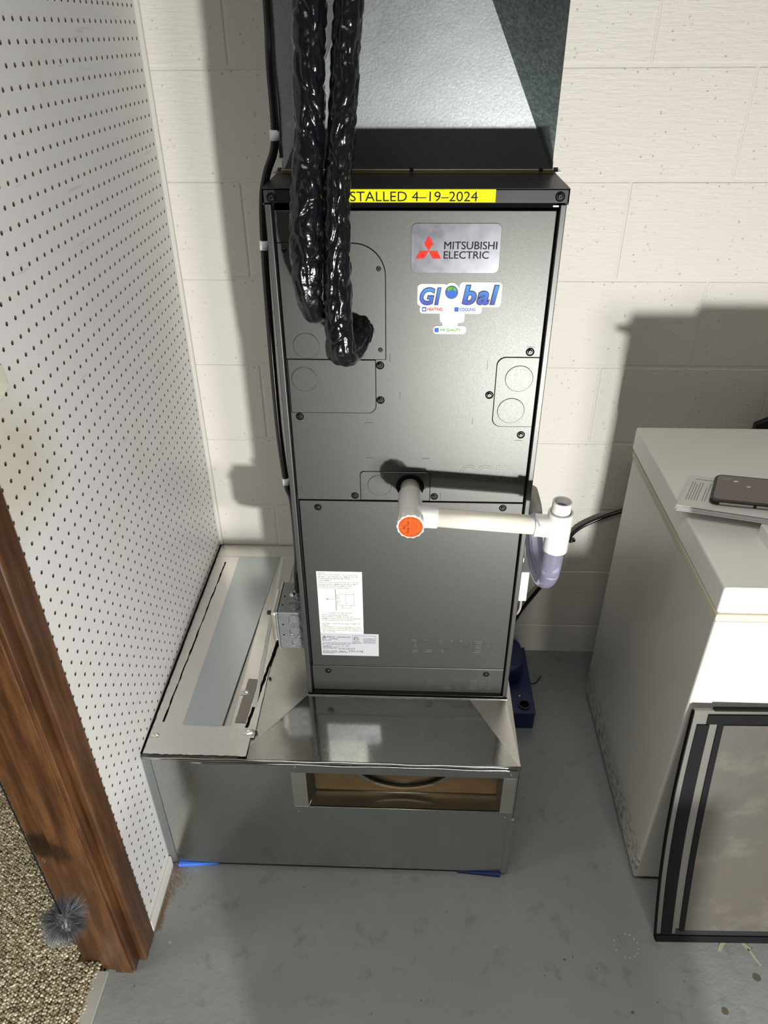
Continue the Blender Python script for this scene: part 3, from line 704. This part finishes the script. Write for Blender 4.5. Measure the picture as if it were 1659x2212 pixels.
strip('foil_tape', -.526, .976, -.318, .976, .074, Z1+.0003, 'foil_tape', jag=.0010, seed=4)
simple('cover_grey', (.56,.61,.62), .26, .85)
mk('access_cover', MB().slab([(-.4655, 1.012), (-.3815, 1.012), (-.3520, 1.597), (-.4645, 1.597)], Z1-.001, Z1+.0022), 'cover_grey', rpn, .0006, label='blue grey bare strip between the tapes')
strip('tape_edge', -.5080, 1.020, -.4985, 1.570, .0028, Z1+.0008, 'black_gap', jag=.0010, seed=5, label='dark ragged tape edge')
strip('foil_strip', -.3240, 1.065, -.3460, 1.590, .0090, Z1+.0014, 'paper_white', jag=.0009, seed=7, label='thin bright torn strip')
simple('tape_brown', (.28,.255,.225), .35, .5)
strip('foil_strip', -.3465, 1.022, -.3410, 1.145, .0230, Z1+.0012, 'tape_brown', jag=.0006, seed=8, label='dull brown tape patch')
strip('seam_gap', -.3310, 1.010, -.3000, 1.330, .0062, Z1+.0010, 'black_gap', jag=.0008, seed=9, label='dark open seam')
strip('wall_seam', -.5287, .938, -.5285, 1.648, .0040, Z1+.0004, 'black_gap', jag=.0003, seed=10)
def crumple(cx, cy, r, seed):
    mm = MB(); n = 9; vs = []
    for j in range(n):
        for i in range(n):
            u, v_ = (i/(n-1)-.5)*2, (j/(n-1)-.5)*2; q_ = max(0, 1-(u*u+v_*v_)); vs.append((cx+u*r, cy+v_*r*.6, Z1+.0012+q_*(.0015+.004*abs(noise.noise(Vector((u*3+seed, v_*3, seed)))))))
    mm.add(vs, [(j*n+i, j*n+i+1, (j+1)*n+i+1, (j+1)*n+i) for j in range(n-1) for i in range(n-1)]); mk('tape_crumple', mm, 'foil_tape', rpn)
crumple(-.322, .999, .012, 3); crumple(-.352, 1.105, .012, 5); crumple(-.515, .985, .009, 6)
for x_, y_ in ((-.3118,1.285), (-.3055,1.195-.045), (-.3090,1.000)): mk('rivet', MB().cyl((x_, y_, .3795), (x_, y_, .3835), .0032, .0024, 12), 'screw_metal', rpn)
# slot with its frame, liner and round collar
FX0, FX1, FZ0, FZ1 = -.2315, .2215, .2045, .3700
m = MB(); m.box(FX0, FX1, QF-.0022, QF-.0002, SZ1, FZ1-.004); mk('frame_rail', m, 'galvanised_dark', rpn, .0005)
m = MB(); m.box(FX0, FX1, QF-.0024, QF-.0002, FZ0, SZ0); mk('frame_rail', m, 'galvanised_dark', rpn, .0005)
m = MB(); m.box(FX0, SX0, QF-.0018, QF-.0002, SZ0, SZ1); mk('frame_rail', m, 'galvanised_dull', rpn, .0005)
m = MB(); m.box(SX1, FX1, QF-.0018, QF-.0002, SZ0, SZ1); mk('frame_rail', m, 'galvanised_dull', rpn, .0005)
for a, b in ((FX0+.009, FZ1-.012), (FX0+.009, FZ0+.010), (FX1-.012, FZ1-.018), (FX1-.012, FZ0+.010)): mk('rivet', MB().cyl((a, QF-.0042, b), (a, QF-.002, b), .0020, .0026, 12), 'screw_bright', rpn)
LB = .9745
m = MB(); m.add([(SX0, QF, SZ0), (SX1, QF, SZ0), (SX1-.004, LB, SZ0), (SX0+.010, LB, SZ0)], [(0,1,2,3)]); mk('slot_floor', m, 'slot_metal', rpn)
m = MB(); m.add([(SX0+.010, LB, SZ0), (SX1-.004, LB, SZ0), (SX1-.004, LB, QT), (SX0+.010, LB, QT)], [(0,1,2,3)]); mk('slot_back', m, 'slot_metal', rpn)
m = MB(); m.add([(SX0, QF, SZ0), (SX0+.010, LB, SZ0), (SX0+.010, LB, QT), (SX0, QF, QT)], [(0,1,2,3)]); mk('slot_side', m, 'galvanised', rpn); m = MB(); m.add([(SX1, QF, SZ0), (SX1-.004, LB, SZ0), (SX1-.004, LB, QT), (SX1, QF, QT)], [(0,3,2,1)]); mk('slot_side', m, 'galvanised', rpn)
mk('slot_ridge', MB().cyl((SX0+.010, LB-.001, SZ0+.001), (SX1-.004, LB-.001, SZ0+.001), .0011, n=8), 'galvanised_dull', rpn)  # bright tubes on the slot edges stand in for edge highlights
mk('slot_ridge', MB().cyl((SX0, QF-.0020, SZ0), (SX1, QF-.0020, SZ0), .0011, n=8), 'galvanised_dull', rpn)
mk('slot_ridge', MB().cyl((SX0+.010, LB-.001, SZ0+.001), (SX0, QF-.0010, SZ0), .0010, n=8), 'galvanised_dull', rpn)
mk('base_gasket', MB().box(-.2150, .2160, 1.1075, 1.1100, .3811, .3824), 'black_gap', ah)  # thin black strip painted in as the shadow under the cabinet
n = 30; ra, rb = .128, .1205; m = MB(); vs = []
for i in range(n+1):
    a = math.radians(205+130*i/n)
    for (r_, y_) in ((ra, LB-.001), (ra, LB-.007), (rb, LB-.007), (rb, LB-.001)): vs.append((-.004+r_*math.cos(a), y_, .380+r_*math.sin(a)))
m.add(vs, [(i*4+k_, i*4+(k_+1) % 4, i*4+4+(k_+1) % 4, i*4+4+k_) for i in range(n) for k_ in range(4)], False); 
m.v = [(v_[0], v_[1], min(v_[2], .3725)) for v_ in m.v]
mk('round_collar', m, 'galvanised_shiny', rpn, label='curved lip of a round opening seen through the slot')

# shims under the plenum
tag(mk('shim', MB().slab([(-.512,.9290), (-.420,.9370), (-.42,.990), (-.512,.990)], .0005, .0095), 'shim_blue', loc=(-.48,.95,0), bevel=.0008), 'bright blue plastic shim poking out under the left end of the plenum', 'shim')
tag(mk('shim', MB().slab([(.120,.9365), (.214,.9290), (.214,.990), (.12,.990)], .0005, .0090), 'shim_navy', loc=(.17,.95,0), bevel=.0008), 'dark blue shim under the right front corner of the plenum', 'shim')

# ================================================================== REFRIGERANT LINES
def wrapped(name, label, ctrl, rads, seed):
    P = spline(ctrl, 42); m_ = len(P); K = len(ctrl)-1
    R = []
    for i in range(m_):
        t = i/(m_-1)*K; a = min(int(t), K-1); R.append(lerp(rads[a], rads[a+1], t-a))
    def fn(i, j, th, p):
        c, s_ = math.cos(th), math.sin(th)
        q_ = Vector((c*1.1+seed, s_*1.1, p.z*34+p.y*24+.35*math.sin(th*1.0+seed)))
        a = abs(noise.noise(q_)); b = noise.noise(Vector((c*2.2, s_*2.2+seed, p.z*95+p.y*60)))
        d = abs(noise.noise(Vector((c*1.6+9, s_*1.6, p.z*62+seed))))
        e = abs(noise.noise(Vector((c*.9+3, s_*.9+seed, p.z*17+p.y*14+.25*math.sin(th)))))
        return 1.09-.55*max(0, .24-a)+.045*b-.16*max(0, .16-d)-.60*max(0, .17-e)
    t_ = thing(name, label, 'refrigerant line', ctrl[-1])
    mk('insulation', MB().tube(P, R, 64, True, fn), 'black_wrap', t_, fixn=False)
    return t_
ll = wrapped('refrigerant_line', 'wrinkled black wrapped refrigerant line, the left one, ending higher on the cabinet',
    [(-.112,1.035,2.33), (-.114,1.035,2.05), (-.118,1.035,1.85), (-.1235,1.035,1.66), (-.131,1.033,1.54), (-.1345,1.032,1.47), (-.1430,1.030,1.395), (-.1480,1.030,1.325), (-.1470,1.036,1.270), (-.1430,1.060,1.240), (-.140,1.1165,1.238)], [.0195,.0195,.0195,.0195,.0190,.0185,.0212,.0215,.0185,.0165,.0160], 1.0)
lr = wrapped('refrigerant_line', 'wrinkled black wrapped refrigerant line, the right one, hooking back into the cabinet lower down',
    [(-0.0648,1.035,2.33), (-0.0668,1.035,2.05), (-0.0708,1.035,1.85), (-0.0768,1.035,1.66), (-0.0878,1.032,1.54), (-0.0948,1.030,1.47), (-0.1038,1.030,1.395), (-0.1053,1.030,1.300), (-.1070,1.030,1.225), (-.1040,1.036,1.187), (-.0900,1.075,1.183), (-.0790,1.1165,1.195)], [.0172,.0172,.0172,.0172,.0172,.0172,.0175,.0182,.0200,.0208,.0200,.0190], 5.0)

# ================================================================== CABLE DOWN THE LEFT
cb = thing('control_cable', 'black cable with white bands running down the left side of the cabinet', 'cable', (-.238, 1.20, .60))
cpts = [(-.1960,1.165,2.33), (-.1965,1.165,1.90), (-.1985,1.170,1.63), (-.2020,1.175,1.55), (-.2040,1.178,1.455), (-.2205,1.180,1.410), (-.2295,1.180,1.375), (-.2345,1.180,1.306), (-.2375,1.180,1.18), (-.2390,1.180,1.055), (-.2385,1.180,.964), (-.2335,1.180,.868), (-.2270,1.185,.825), (-.2275,1.190,.700), (-.2340,1.200,.640), (-.2360,1.203,.592)]
mk('jacket', MB().tube(spline(cpts, 10), .0062, 14), 'cable_black', cb)
def band(a, b): mk('band', MB().cyl(a, b, .0072, n=20), 'tape_white', cb)
band((-.2040,1.178,1.468), (-.2042,1.178,1.454)); band((-.2342,1.180,1.314), (-.2348,1.180,1.300)); band((-.2345,1.180,.884), (-.2336,1.180,.870))

# ================================================================== JUNCTION BOX
jb = thing('junction_box', 'galvanised square junction box fixed to the lower left side of the cabinet', 'junction box', (-.245, 1.20, .47))
mk('box_body', MB().box(-.2735, -.2165, 1.150, 1.252, .4735, .5745), 'galvanised', jb, .0025)
cvr = mk('cover_plate', MB().box(-.2768, -.2735, 1.149, 1.253, .4725, .5755), 'galvanised_dull', jb, .0012)
mk('raised_cover', MB().box(-.2905, -.2768, 1.160, 1.242, .4840, .5640), 'galvanised_dull', jb, .0055, 3)
def kring(c, ax, r, par):
    mm = MB(); pts = []
    for i in range(25):
        a = 2*PI*i/24
        pts.append((c[0]+r*math.cos(a), c[1], c[2]+r*math.sin(a)) if ax == 'y' else (c[0]+r*math.cos(a), c[1]+r*math.sin(a), c[2]))
    mm.tube(pts, .0007, 6, False); mk('knockout_ring', mm, 'galvanised_shiny', par)
for zc, xc in ((.5560,-.2370), (.5240,-.2370), (.4925,-.2350)): kring((xc, 1.1496, zc), 'y', .0130, jb)
kring((-.2400, 1.1730, .5750), 'z', .0130, jb); kring((-.2370, 1.2250, .5750), 'z', .0130, jb)
for c in ((-.263, 1.1492, .5420), (-.263, 1.1492, .5130)): mk('punched_hole', MB().cyl(c, (c[0], c[1]+.002, c[2]), .0018, n=10), 'black_gap', jb)
for c in ((-.265, 1.175, .5750), (-.265, 1.203, .5750)): mk('punched_hole', MB().cyl(c, (c[0], c[1], c[2]-.002), .0018, n=10), 'black_gap', jb)
mk('cable_connector', MB().cyl((-.2370, 1.204, .5745), (-.2370, 1.204, .5880), .0105, .0090, 8), 'screw_bright', jb, .0008)
mk('connector_screw', MB().cyl((-.2430, 1.196, .5880), (-.2480, 1.188, .5900), .0042, n=10), 'screw_bright', jb)
mk('wire_stub', MB().box(-.3010, -.2900, 1.176, 1.184, .5450, .5510), 'black_satin', jb, .0005)

# ================================================================== CONDENSATE DRAIN
dr = thing('condensate_drain', 'white plastic condensate drain pipe with tees crossing the front of the cabinet', 'drain pipe', (.10, 1.03, .83))
HZ, CZ = .9050, .9000
pY = 1.034
mk('grey_nipple', MB().cyl((0, 1.1185, HZ), (.0005, 1.085, .9040), .0175, n=36), 'pvc_grey', dr, label='grey beige threaded nipple')
tee = mk('clean_out_tee', MB().cyl((.0003, 1.092, .9040), (.0018, 1.010, .9000), .0210, .0212, 40), 'pvc_white', dr, .0008, 2)
mk('tee_branch', MB().cyl((.010, pY, .8990), (.0470, pY+.0005, .8970), .0196, n=36), 'pvc_white', dr, .001)
# scalloped cap facing the camera
n = 96; m = MB(); vs = []
for (yy_, ro) in ((1.0145, .0228), (1.0005, .0232), (.9992, .0222)):
    for i in range(n):
        a = 2*PI*i/n; r_ = ro*(1+.030*math.cos(a*14)); vs.append((.0018+r_*math.cos(a), yy_, CZ+r_*math.sin(a)))
m.add(vs, [(k_*n+i, k_*n+(i+1) % n, (k_+1)*n+(i+1) % n, (k_+1)*n+i) for k_ in range(2) for i in range(n)], True); m.add(vs[2*n:], [tuple(range(n))])
capo = mk('screw_cap', m, 'white_plastic', dr)
od = mk('cap_label', MB().prism([(.0018+.0202*math.cos(2*PI*i/48), CZ+.0202*math.sin(2*PI*i/48)) for i in range(48)], .9986, .9992), 'cap_orange', capo, label='round orange cap label with dark print')
OFF[od.name] = OFF[dr.name]
cx_, cz_ = .0018, CZ
def caplabel(s, cx, x0, x1, z0_, z1_, mat='ink_brown', b=.02):
    mk('cap_print', text_mb(s, x0, x1, z0_, z1_, .9983, rot=PI/2, bold=b), mat, capo)
caplabel('AC', 0, cx_-.0132, cx_-.0078, cz_-.0045, cz_+.0045); caplabel('Easy Tee', 0, cx_-.0068, cx_-.0012, cz_-.0115, cz_+.0115)
for k_, (a, b) in enumerate(((.0012,.0112), (.0042,.0100), (.0072,.0080), (.0098,.0050))): caplabel('condensate trap cleaner cap'[:24-4*k_], 0, cx_+a-.0007, cx_+a+.0007, cz_-b, cz_+b, b=0)
rng = 'Technologies Inc Relative Easy '
for i, ch in enumerate(rng):
    if ch == ' ': continue
    a = PI*.95-2*PI*i/len(rng); t_ = text_mb(ch, -.0009, .0009, -.0012, .0012, .9983)
    c, s_ = math.cos(a-PI/2), math.sin(a-PI/2)
    t_.v = [(cx_+.0178*math.cos(a)+v_[0]*c-v_[2]*s_, v_[1], cz_+.0178*math.sin(a)+v_[0]*s_+v_[2]*c) for v_ in t_.v]
    mk('cap_print', t_, 'ink_brown', capo)
mk('cross_pipe', MB().cyl((.040, pY, .8972), (.2170, pY, .8840), .0165, n=40), 'pvc_cream', dr, label='cream coloured straight pipe')
VX = .2520; TI = .004     # vertical tee
mk('vent_tee', MB().pipe((VX, pY, .8350), (VX+.001, pY, .9120), .0210, .0175), 'pvc_white', dr, .0006)
mk('vent_tee_branch', MB().cyl((.2100, pY, .8846), (VX-.004, pY, .8820), .0198, n=36), 'pvc_white', dr, .0008)
mk('glue_ring', MB().tube([(.2105+.006*math.sin(a*3), pY+.0192*math.cos(a), .8846+.0192*math.sin(a)) for a in [PI*.15+PI*.7*i/20 for i in range(21)]], .0016, 8), 'clear_trap', dr)
mk('vent_stub', MB().pipe((VX, pY, .895), (VX+.001, pY, .9330), .0162, .0135), 'pvc_white', dr, .0004)
mk('stub_bore', MB().cyl((VX, pY, .920), (VX, pY, .921), .0134, n=32), 'pvc_inner', dr)  # dark disc painted for the shade inside the open white pipe
TR = [(VX, pY, .850), (VX-.0005, pY+.002, .800), (VX-.002, pY+.010, .765), (VX-.005, pY+.030, .745), (VX-.009, pY+.058, .742), (VX-.0125, pY+.085, .752), (VX-.0155, pY+.105, .775), (VX-.0180, pY+.122, .800), (VX-.0185, pY+.132, .825)]
mk('clear_trap', MB().tube(spline(TR, 5), .0166, 28), 'clear_trap', dr, label='clear bluish U-shaped trap')
mk('grey_elbow', MB().tube(spline([(VX-.0180, pY+.125, .806), (VX-.0178, pY+.133, .818), (VX-.0178, pY+.150, .826), (VX-.0178, pY+.200, .827)], 6), .0168, 28), 'pvc_grey', dr, label='grey elbow behind the trap')

# float switch box on the right side
fs = thing('float_switch', 'small white plastic switch box with grey lead on the lower right side of the cabinet', 'switch', (.225, 1.13, .64))
mk('switch_body', MB().box(.2165, .2330, 1.1245, 1.150, .6400, .7120), 'white_plastic', fs, .0018)
mk('latch', MB().box(.2165, .2195, 1.126, 1.132, .7350, .7460), 'white_plastic', fs, .0006)
mk('lead', MB().tube(spline([(.225,1.138,.641), (.226,1.140,.61), (.222,1.150,.585), (.2185,1.170,.570)], 6), .0026, 10), 'pvc_grey', fs)

# power cord on the back wall
pc = thing('power_cord', 'black power cord clipped to the block wall between cabinet and freezer', 'cord', (.42, 1.64, .42))
mk('jacket', MB().tube(spline([(.72,1.640,.585), (.63,1.640,.545), (.5561,1.640,.5206), (.4994,1.640,.4945), (.4544,1.640,.4640), (.4300,1.642,.4233), (.4124,1.642,.3567), (.3985,1.640,.3060), (.3667,1.638,.2482), (.3330,1.635,.1868), (.3165,1.632,.1509), (.298,1.630,.09), (.292,1.620,.03)], 8), .0056, 14), 'cable_black', pc)
mk('cord_clip', MB().box(.4235,.4330,1.6340,1.6545,.4130,.4260), 'black_satin', pc, .001)
mk('clip_tab', MB().cyl((.4370,1.645,.4190), (.4520,1.650,.4180), .0055, .0045, 10), 'screw_metal', pc)
mk('clip_screw', MB().cyl((.4300,1.6315,.4205), (.4300,1.6345,.4205), .0022, n=8), 'screw_bright', pc)

# ================================================================== CONDENSATE PUMP
pu = thing('condensate_pump', 'dark blue plastic condensate pump on the floor behind the plenum', 'pump', (.29, 1.46, 0))
m = MB().slab([(.232,1.352), (.3435,1.352), (.3430,1.600), (.232,1.600)], 0, .058); mk('tank', m, 'pump_blue', pu, .004, 3)
m = MB().slab([(.231,1.350), (.3450,1.350), (.3445,1.602), (.231,1.602)], .056, .062); mk('tank_lid', m, 'pump_blue_top', pu, .002)
m = MB().slab(rrect(.235, .3250, 1.455, 1.590, .036, 8), .062, .118); mk('motor_housing', m, 'pump_blue_top', pu, .012, 3)
mk('inlet', MB().pipe((.3170,1.3790,.062), (.3170,1.3790,.0665), .0165, .0125), 'black_satin', pu)
mk('inlet_bore', MB().cyl((.3170,1.3790,.0622), (.3170,1.3790,.0630), .0125, n=28), 'black_gap', pu)
mk('tank_screw', MB().cyl((.3080,1.410,.062), (.3080,1.410,.0645), .0028, n=10), 'screw_bright', pu)
mk('vent_knob', MB().cyl((.262,1.520,.118), (.262,1.520,.1215), .0075, n=16), 'black_satin', pu)
mk('lead', MB().tube(spline([(.343,1.520,.02), (.358,1.512,.006), (.375,1.520,.004), (.392,1.545,.004)], 5), .0016, 8), 'cable_black', pu)
hose = thing('drain_hose', 'short grey flexible hose curving down beside the plenum and the blue pump', 'hose', (.24, 1.37, .2))
mk('hose_wall', MB().tube(spline([(.2385,1.47,.33), (.2400,1.425,.325), (.2420,1.385,.270), (.2480,1.370,.19), (.262,1.374,.110), (.2700,1.392,.0760)], 7), .0105, 16), 'pvc_grey', hose)

# ================================================================== CHEST FREEZER
fz = thing('chest_freezer', 'white chest freezer standing at the right against the block wall', 'freezer', (.507, 1.21, 0))
BX = .507
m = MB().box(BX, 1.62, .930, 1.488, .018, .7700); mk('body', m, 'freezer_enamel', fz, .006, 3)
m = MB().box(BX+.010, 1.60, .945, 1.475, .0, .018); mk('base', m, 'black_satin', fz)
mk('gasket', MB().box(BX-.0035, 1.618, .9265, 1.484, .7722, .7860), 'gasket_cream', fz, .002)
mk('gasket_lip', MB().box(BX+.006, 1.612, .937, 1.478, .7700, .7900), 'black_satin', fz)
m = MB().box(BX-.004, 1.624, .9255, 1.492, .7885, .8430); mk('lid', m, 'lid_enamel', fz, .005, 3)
mk('lid_liner', MB().box(BX+.003, 1.616, .9320, 1.482, .7860, .7892), 'white_plastic', fz)
# low white carton, booklet and phone on the lid
wx = thing('white_carton', 'low white carton lying on the freezer lid under the booklet', 'carton', (.73, 1.04, .843))
mk('carton_body', MB().slab([(.6120,1.078), (.640,1.112), (.90,1.112), (.90,.952), (.6120,.952)][::-1], .8432, .8640), 'lid_enamel', wx, .001)
bk = thing('booklet', 'printed white booklet with fanned pages on the freezer lid under the phone', 'booklet', (.66, 1.18, .866))
def bookpts(dx=0, dy=0): return [(.4770+dx,1.1205+dy), (.6390+dx,1.0760+dy), (.84+dx,1.0300+dy), (.87+dx,1.165+dy), (.66+dx,1.198+dy), (.5350+dx,1.2290+dy)]
mk('cover', MB().slab(bookpts(), .8735, .8741), 'paper_white', bk)
for k_ in range(5):
    mk('page', MB().slab(bookpts(-.002*(k_ % 3)+.0010, -.0016*k_+.002), .8725-.0016*k_-.0004, .8725-.0016*k_), 'paper_edge' if k_ % 2 else 'paper_white', bk)
m = MB()
for i, (a, l_) in enumerate(((0, 9), (1, 9), (2, 8), (3, 9), (4, 9), (6, 7), (7, 9), (9, 8), (10, 9))):
    u = Vector((.058, .1085)).normalized(); v_ = Vector((.97, -.24)); o_ = Vector((.4985,1.1400))+v_*(.0045*a)
    q_ = Vector((u.y, -u.x))*.0004; p1 = o_+u*.008*l_
    m.add([(o_.x-q_.x, o_.y-q_.y, .8743), (o_.x+q_.x, o_.y+q_.y, .8743), (p1.x+q_.x, p1.y+q_.y, .8743), (p1.x-q_.x, p1.y-q_.y, .8743)], [(0,1,2,3)])
o_ = Vector((.5400,1.2130)); p1 = o_+Vector((.97,-.24))*.05; m.add([(o_.x, o_.y-.0006, .8743), (p1.x, p1.y-.0006, .8743), (p1.x, p1.y+.0006, .8743), (o_.x, o_.y+.0006, .8743)], [(0,1,2,3)])
mk('print', m, 'ink_grey', bk)
ph = thing('smartphone', 'smartphone in a black case lying face up on the booklet', 'phone', (.66, 1.18, .875))
U = Vector((.970,-.243)); Wv = Vector((.243,.970))     # phone axes: length runs right, width runs back
P0 = Vector((.5440,1.1300))
def phr(a0, a1, b0, b1, r, z0_, z1_):
    return MB().slab([tuple(P0+U*x_+Wv*y_) for x_, y_ in rrect(a0, a1, b0, b1, r, 6)], z0_, z1_)
U = Vector((.985,-.172)); Wv = Vector((.172+.28,.985)).normalized()
P0 = Vector((.5330,1.1235))
mk('case', phr(0, .165, 0, .104, .014, .8745, .8835), 'bezel_black', ph, .0022, 3)
mk('screen', phr(.0055, .160, .0065, .0985, .010, .8835, .8840), 'phone_screen', ph, label='dim brown lit-off screen')
mk('side_key', phr(.018, .075, -.0012, .001, .001, .8772, .8812), 'phone_side', ph)
mk('side_key', phr(.080, .150, -.0012, .001, .001, .8772, .8812), 'phone_side', ph)
for a, b, s_ in ((.034,.076,.0055), (.058,.060,.0045), (.100,.032,.0045)): mk('screen_icon', phr(a, a+s_*1.4, b, b+s_, .0005, .8841, .8843), 'icon_white', ph)
def phtext(s, a0, a1, b0, b1):
    t_ = text_mb(s, a0, a1, b0, b1, 0, rot=0); t_.v = [(*(P0+U*v_[0]+Wv*v_[2]), .8843) for v_ in t_.v]; mk('screen_text', t_, 'icon_white', ph)
phtext('7', .1000, .1090, .046, .066); phtext('LTE 5G', .016, .028, .083, .0855)
# dark framed thing behind the freezer
tag(mk('picture_frame', MB().prism([(.812,.805), (.8412,.8195), (1.05,.925), (1.05,.0), (.812,.0)], 1.585, 1.602), 'bezel_black', loc=(.85,1.59,0), bevel=.002), 'dark frame corner showing behind the freezer at the right edge', 'frame')

# ================================================================== LEANING BOARD
lb = thing('leaning_board', 'grey brown board with black taped edges leaning on the freezer front', 'board', (.62, .84, 0))
e1 = Vector((.99980,.0200,0)); top = Vector((.5107,.9130,.5739)); bot = Vector((.5250,.8060,.0)); e2 = (top-bot); HH = e2.length; e2 = e2.normalized(); e3 = e1.cross(e2).normalized()
if e3.y > 0: e3 = -e3
WW = .42
def brd(u0, u1, v0, v1, d0, d1, bow=True, nn=14):
    """box in board coordinates; left edges bow outwards a little"""
    mm = MB(); vs = []
    for i in range(nn+1):
        v_ = lerp(v0, v1, i/nn); b_ = -.012*math.sin(PI*min(1, v_/HH)) if bow else 0
        for (u_, d_) in ((u0, d0), (u1, d0), (u1, d1), (u0, d1)):
            uu = u_+b_*(1-min(1, u_/.12)); p_ = bot+e1*uu+e2*v_+e3*d_; vs.append(tuple(p_))
    mm.add(vs, [(i*4+k_, i*4+(k_+1) % 4, i*4+4+(k_+1) % 4, i*4+4+k_) for i in range(nn) for k_ in range(4)]+[(0,1,2,3), (nn*4+3, nn*4+2, nn*4+1, nn*4)])
    return mm
mk('core', brd(.001, WW, .002, HH, -.008, .0), 'board_edge', lb, label='silvery board core')
mk('face_sheet', brd(.056, WW-.03, .034, HH-.030, .0, .0035), 'board_face', lb, label='smudged grey brown face sheet')
mk('edge_tape', brd(.010, .032, .004, HH-.030, .0001, .0022), 'black_foam', lb)
mk('edge_tape', brd(.046, .056, .030, HH-.020, .0001, .0030), 'black_foam', lb)
mk('edge_tape', brd(.026, WW, HH-.028, HH-.008, .0001, .0026), 'black_foam', lb)
mk('edge_tape', brd(-.001, WW, .0, .018, -.008, .0052, nn=1), 'black_foam', lb, .0015)
mk('edge_tape', brd(.040, WW, .019, .034, .0001, .0024, nn=1), 'black_satin', lb)
mk('edge_tape', brd(-.0012, .001, .0, HH-.004, -.008, .0016), 'black_foam', lb)
mk('edge_lip', brd(.036, WW, HH-.001, HH+.003, -.008, .0005, nn=1), 'black_foam', lb)

# ================================================================== POMPOM ON A STRING
pp = thing('pompom_pull', 'grey fluffy pompom hanging on a dark string in front of the door frame', 'pompom', (-.5425, .60, .3985))
pcn = Vector((-.5425, .60, .3985)); R0 = .029
m = MB(); m.tube([(pcn.x, pcn.y, z_) for z_ in (2.33, 1.6, 1.0, .45, .42)], .0011, 8); mk('string', m, 'string_dark', pp)
bm = bmesh.new(); bmesh.ops.create_icosphere(bm, subdivisions=3, radius=.019); m = MB(); m.add([v_.co+pcn for v_ in bm.verts], [tuple(v_.index for v_ in f_.verts) for f_ in bm.faces], True); bm.free(); mk('core', m, 'fur', pp)
rnd = random.Random(11); V, F = [], []
for i in range(5200):
    d_ = Vector((rnd.gauss(0, 1), rnd.gauss(0, 1), rnd.gauss(0, 1))).normalized()
    cl_ = noise.noise_vector(d_*2.2)*.75; L = R0*rnd.uniform(.45, 1.0)*(1+.25*noise.noise(d_*3))
    p = pcn+d_*.016; dd = d_; sdir = d_.cross(Vector((rnd.random(), rnd.random(), rnd.random()))).normalized(); wdt = rnd.uniform(.00022, .0004); o_ = len(V)
    for k_ in range(4):
        ww_ = wdt*(1-k_/3.3); V += [tuple(p-sdir*ww_), tuple(p+sdir*ww_)]
        dd = (dd+cl_*.40+Vector((0, 0, -.10))).normalized(); p = p+dd*L/3
    for k_ in range(3): F.append((o_+2*k_, o_+2*k_+1, o_+2*k_+3, o_+2*k_+2))
m = MB(); m.v = V; m.f = F; m.sm = [False]*len(F); fo = mk('fur', m, 'fur', pp, fixn=False); fo['kind'] = 'stuff'

# ================================================================== small things on the left
tag(mk('paper_tag', MB().add([(PX+.0012,.835,1.2320), (PX+.0012,.8745,1.2290), (PX+.0030,.8750,1.1990), (PX+.0012,.835,1.1880)], [(0,1,2,3)]), 'kraft', loc=(PX,.85,1.2)), 'pale yellow tag stuck on the pegboard at the left edge', 'tag')
# rusty grit in the corner at the foot of the pegboard
rnd = random.Random(5); m = MB()
for i in range(1500):
    t_ = rnd.random(); y_ = lerp(.79, .935, t_); wd = .008+.028*max(0, 1-abs(t_-.8)*2.2); x_ = -.5225+abs(rnd.gauss(0, wd*.6)); y_ += rnd.gauss(0, .006)
    if y_ > .934 and x_ > -.535 and False: continue
    r_ = rnd.uniform(.0004, .0014)
    a = rnd.random()*6; vs = [(x_+r_*math.cos(a+q_), y_+r_*math.sin(a+q_), .0002) for q_ in (0, 2.1, 4.2)]+[(x_, y_, r_*1.1)]
    m.add(vs, [(0,1,3), (1,2,3), (2,0,3)])
tag(mk('grit', m, 'debris', loc=(-.51,.87,0), fixn=False), 'rusty brown grit on the floor at the foot of the pegboard', 'grit', kind='stuff')

# unseen low box, added below the camera's view to cut off the work lights
cbx = thing('cardboard_box', 'plain low cardboard box on the floor in front of the plenum', 'box', (.17, .22, 0))
m = MB().box(-.03, .572, .12, .25, 0, .343); mk('carton_body', m, 'kraft', cbx, .003)
mk('tape', MB().box(-.0305, .5725, .160, .210, .3425, .3438), 'tape_brown', cbx)
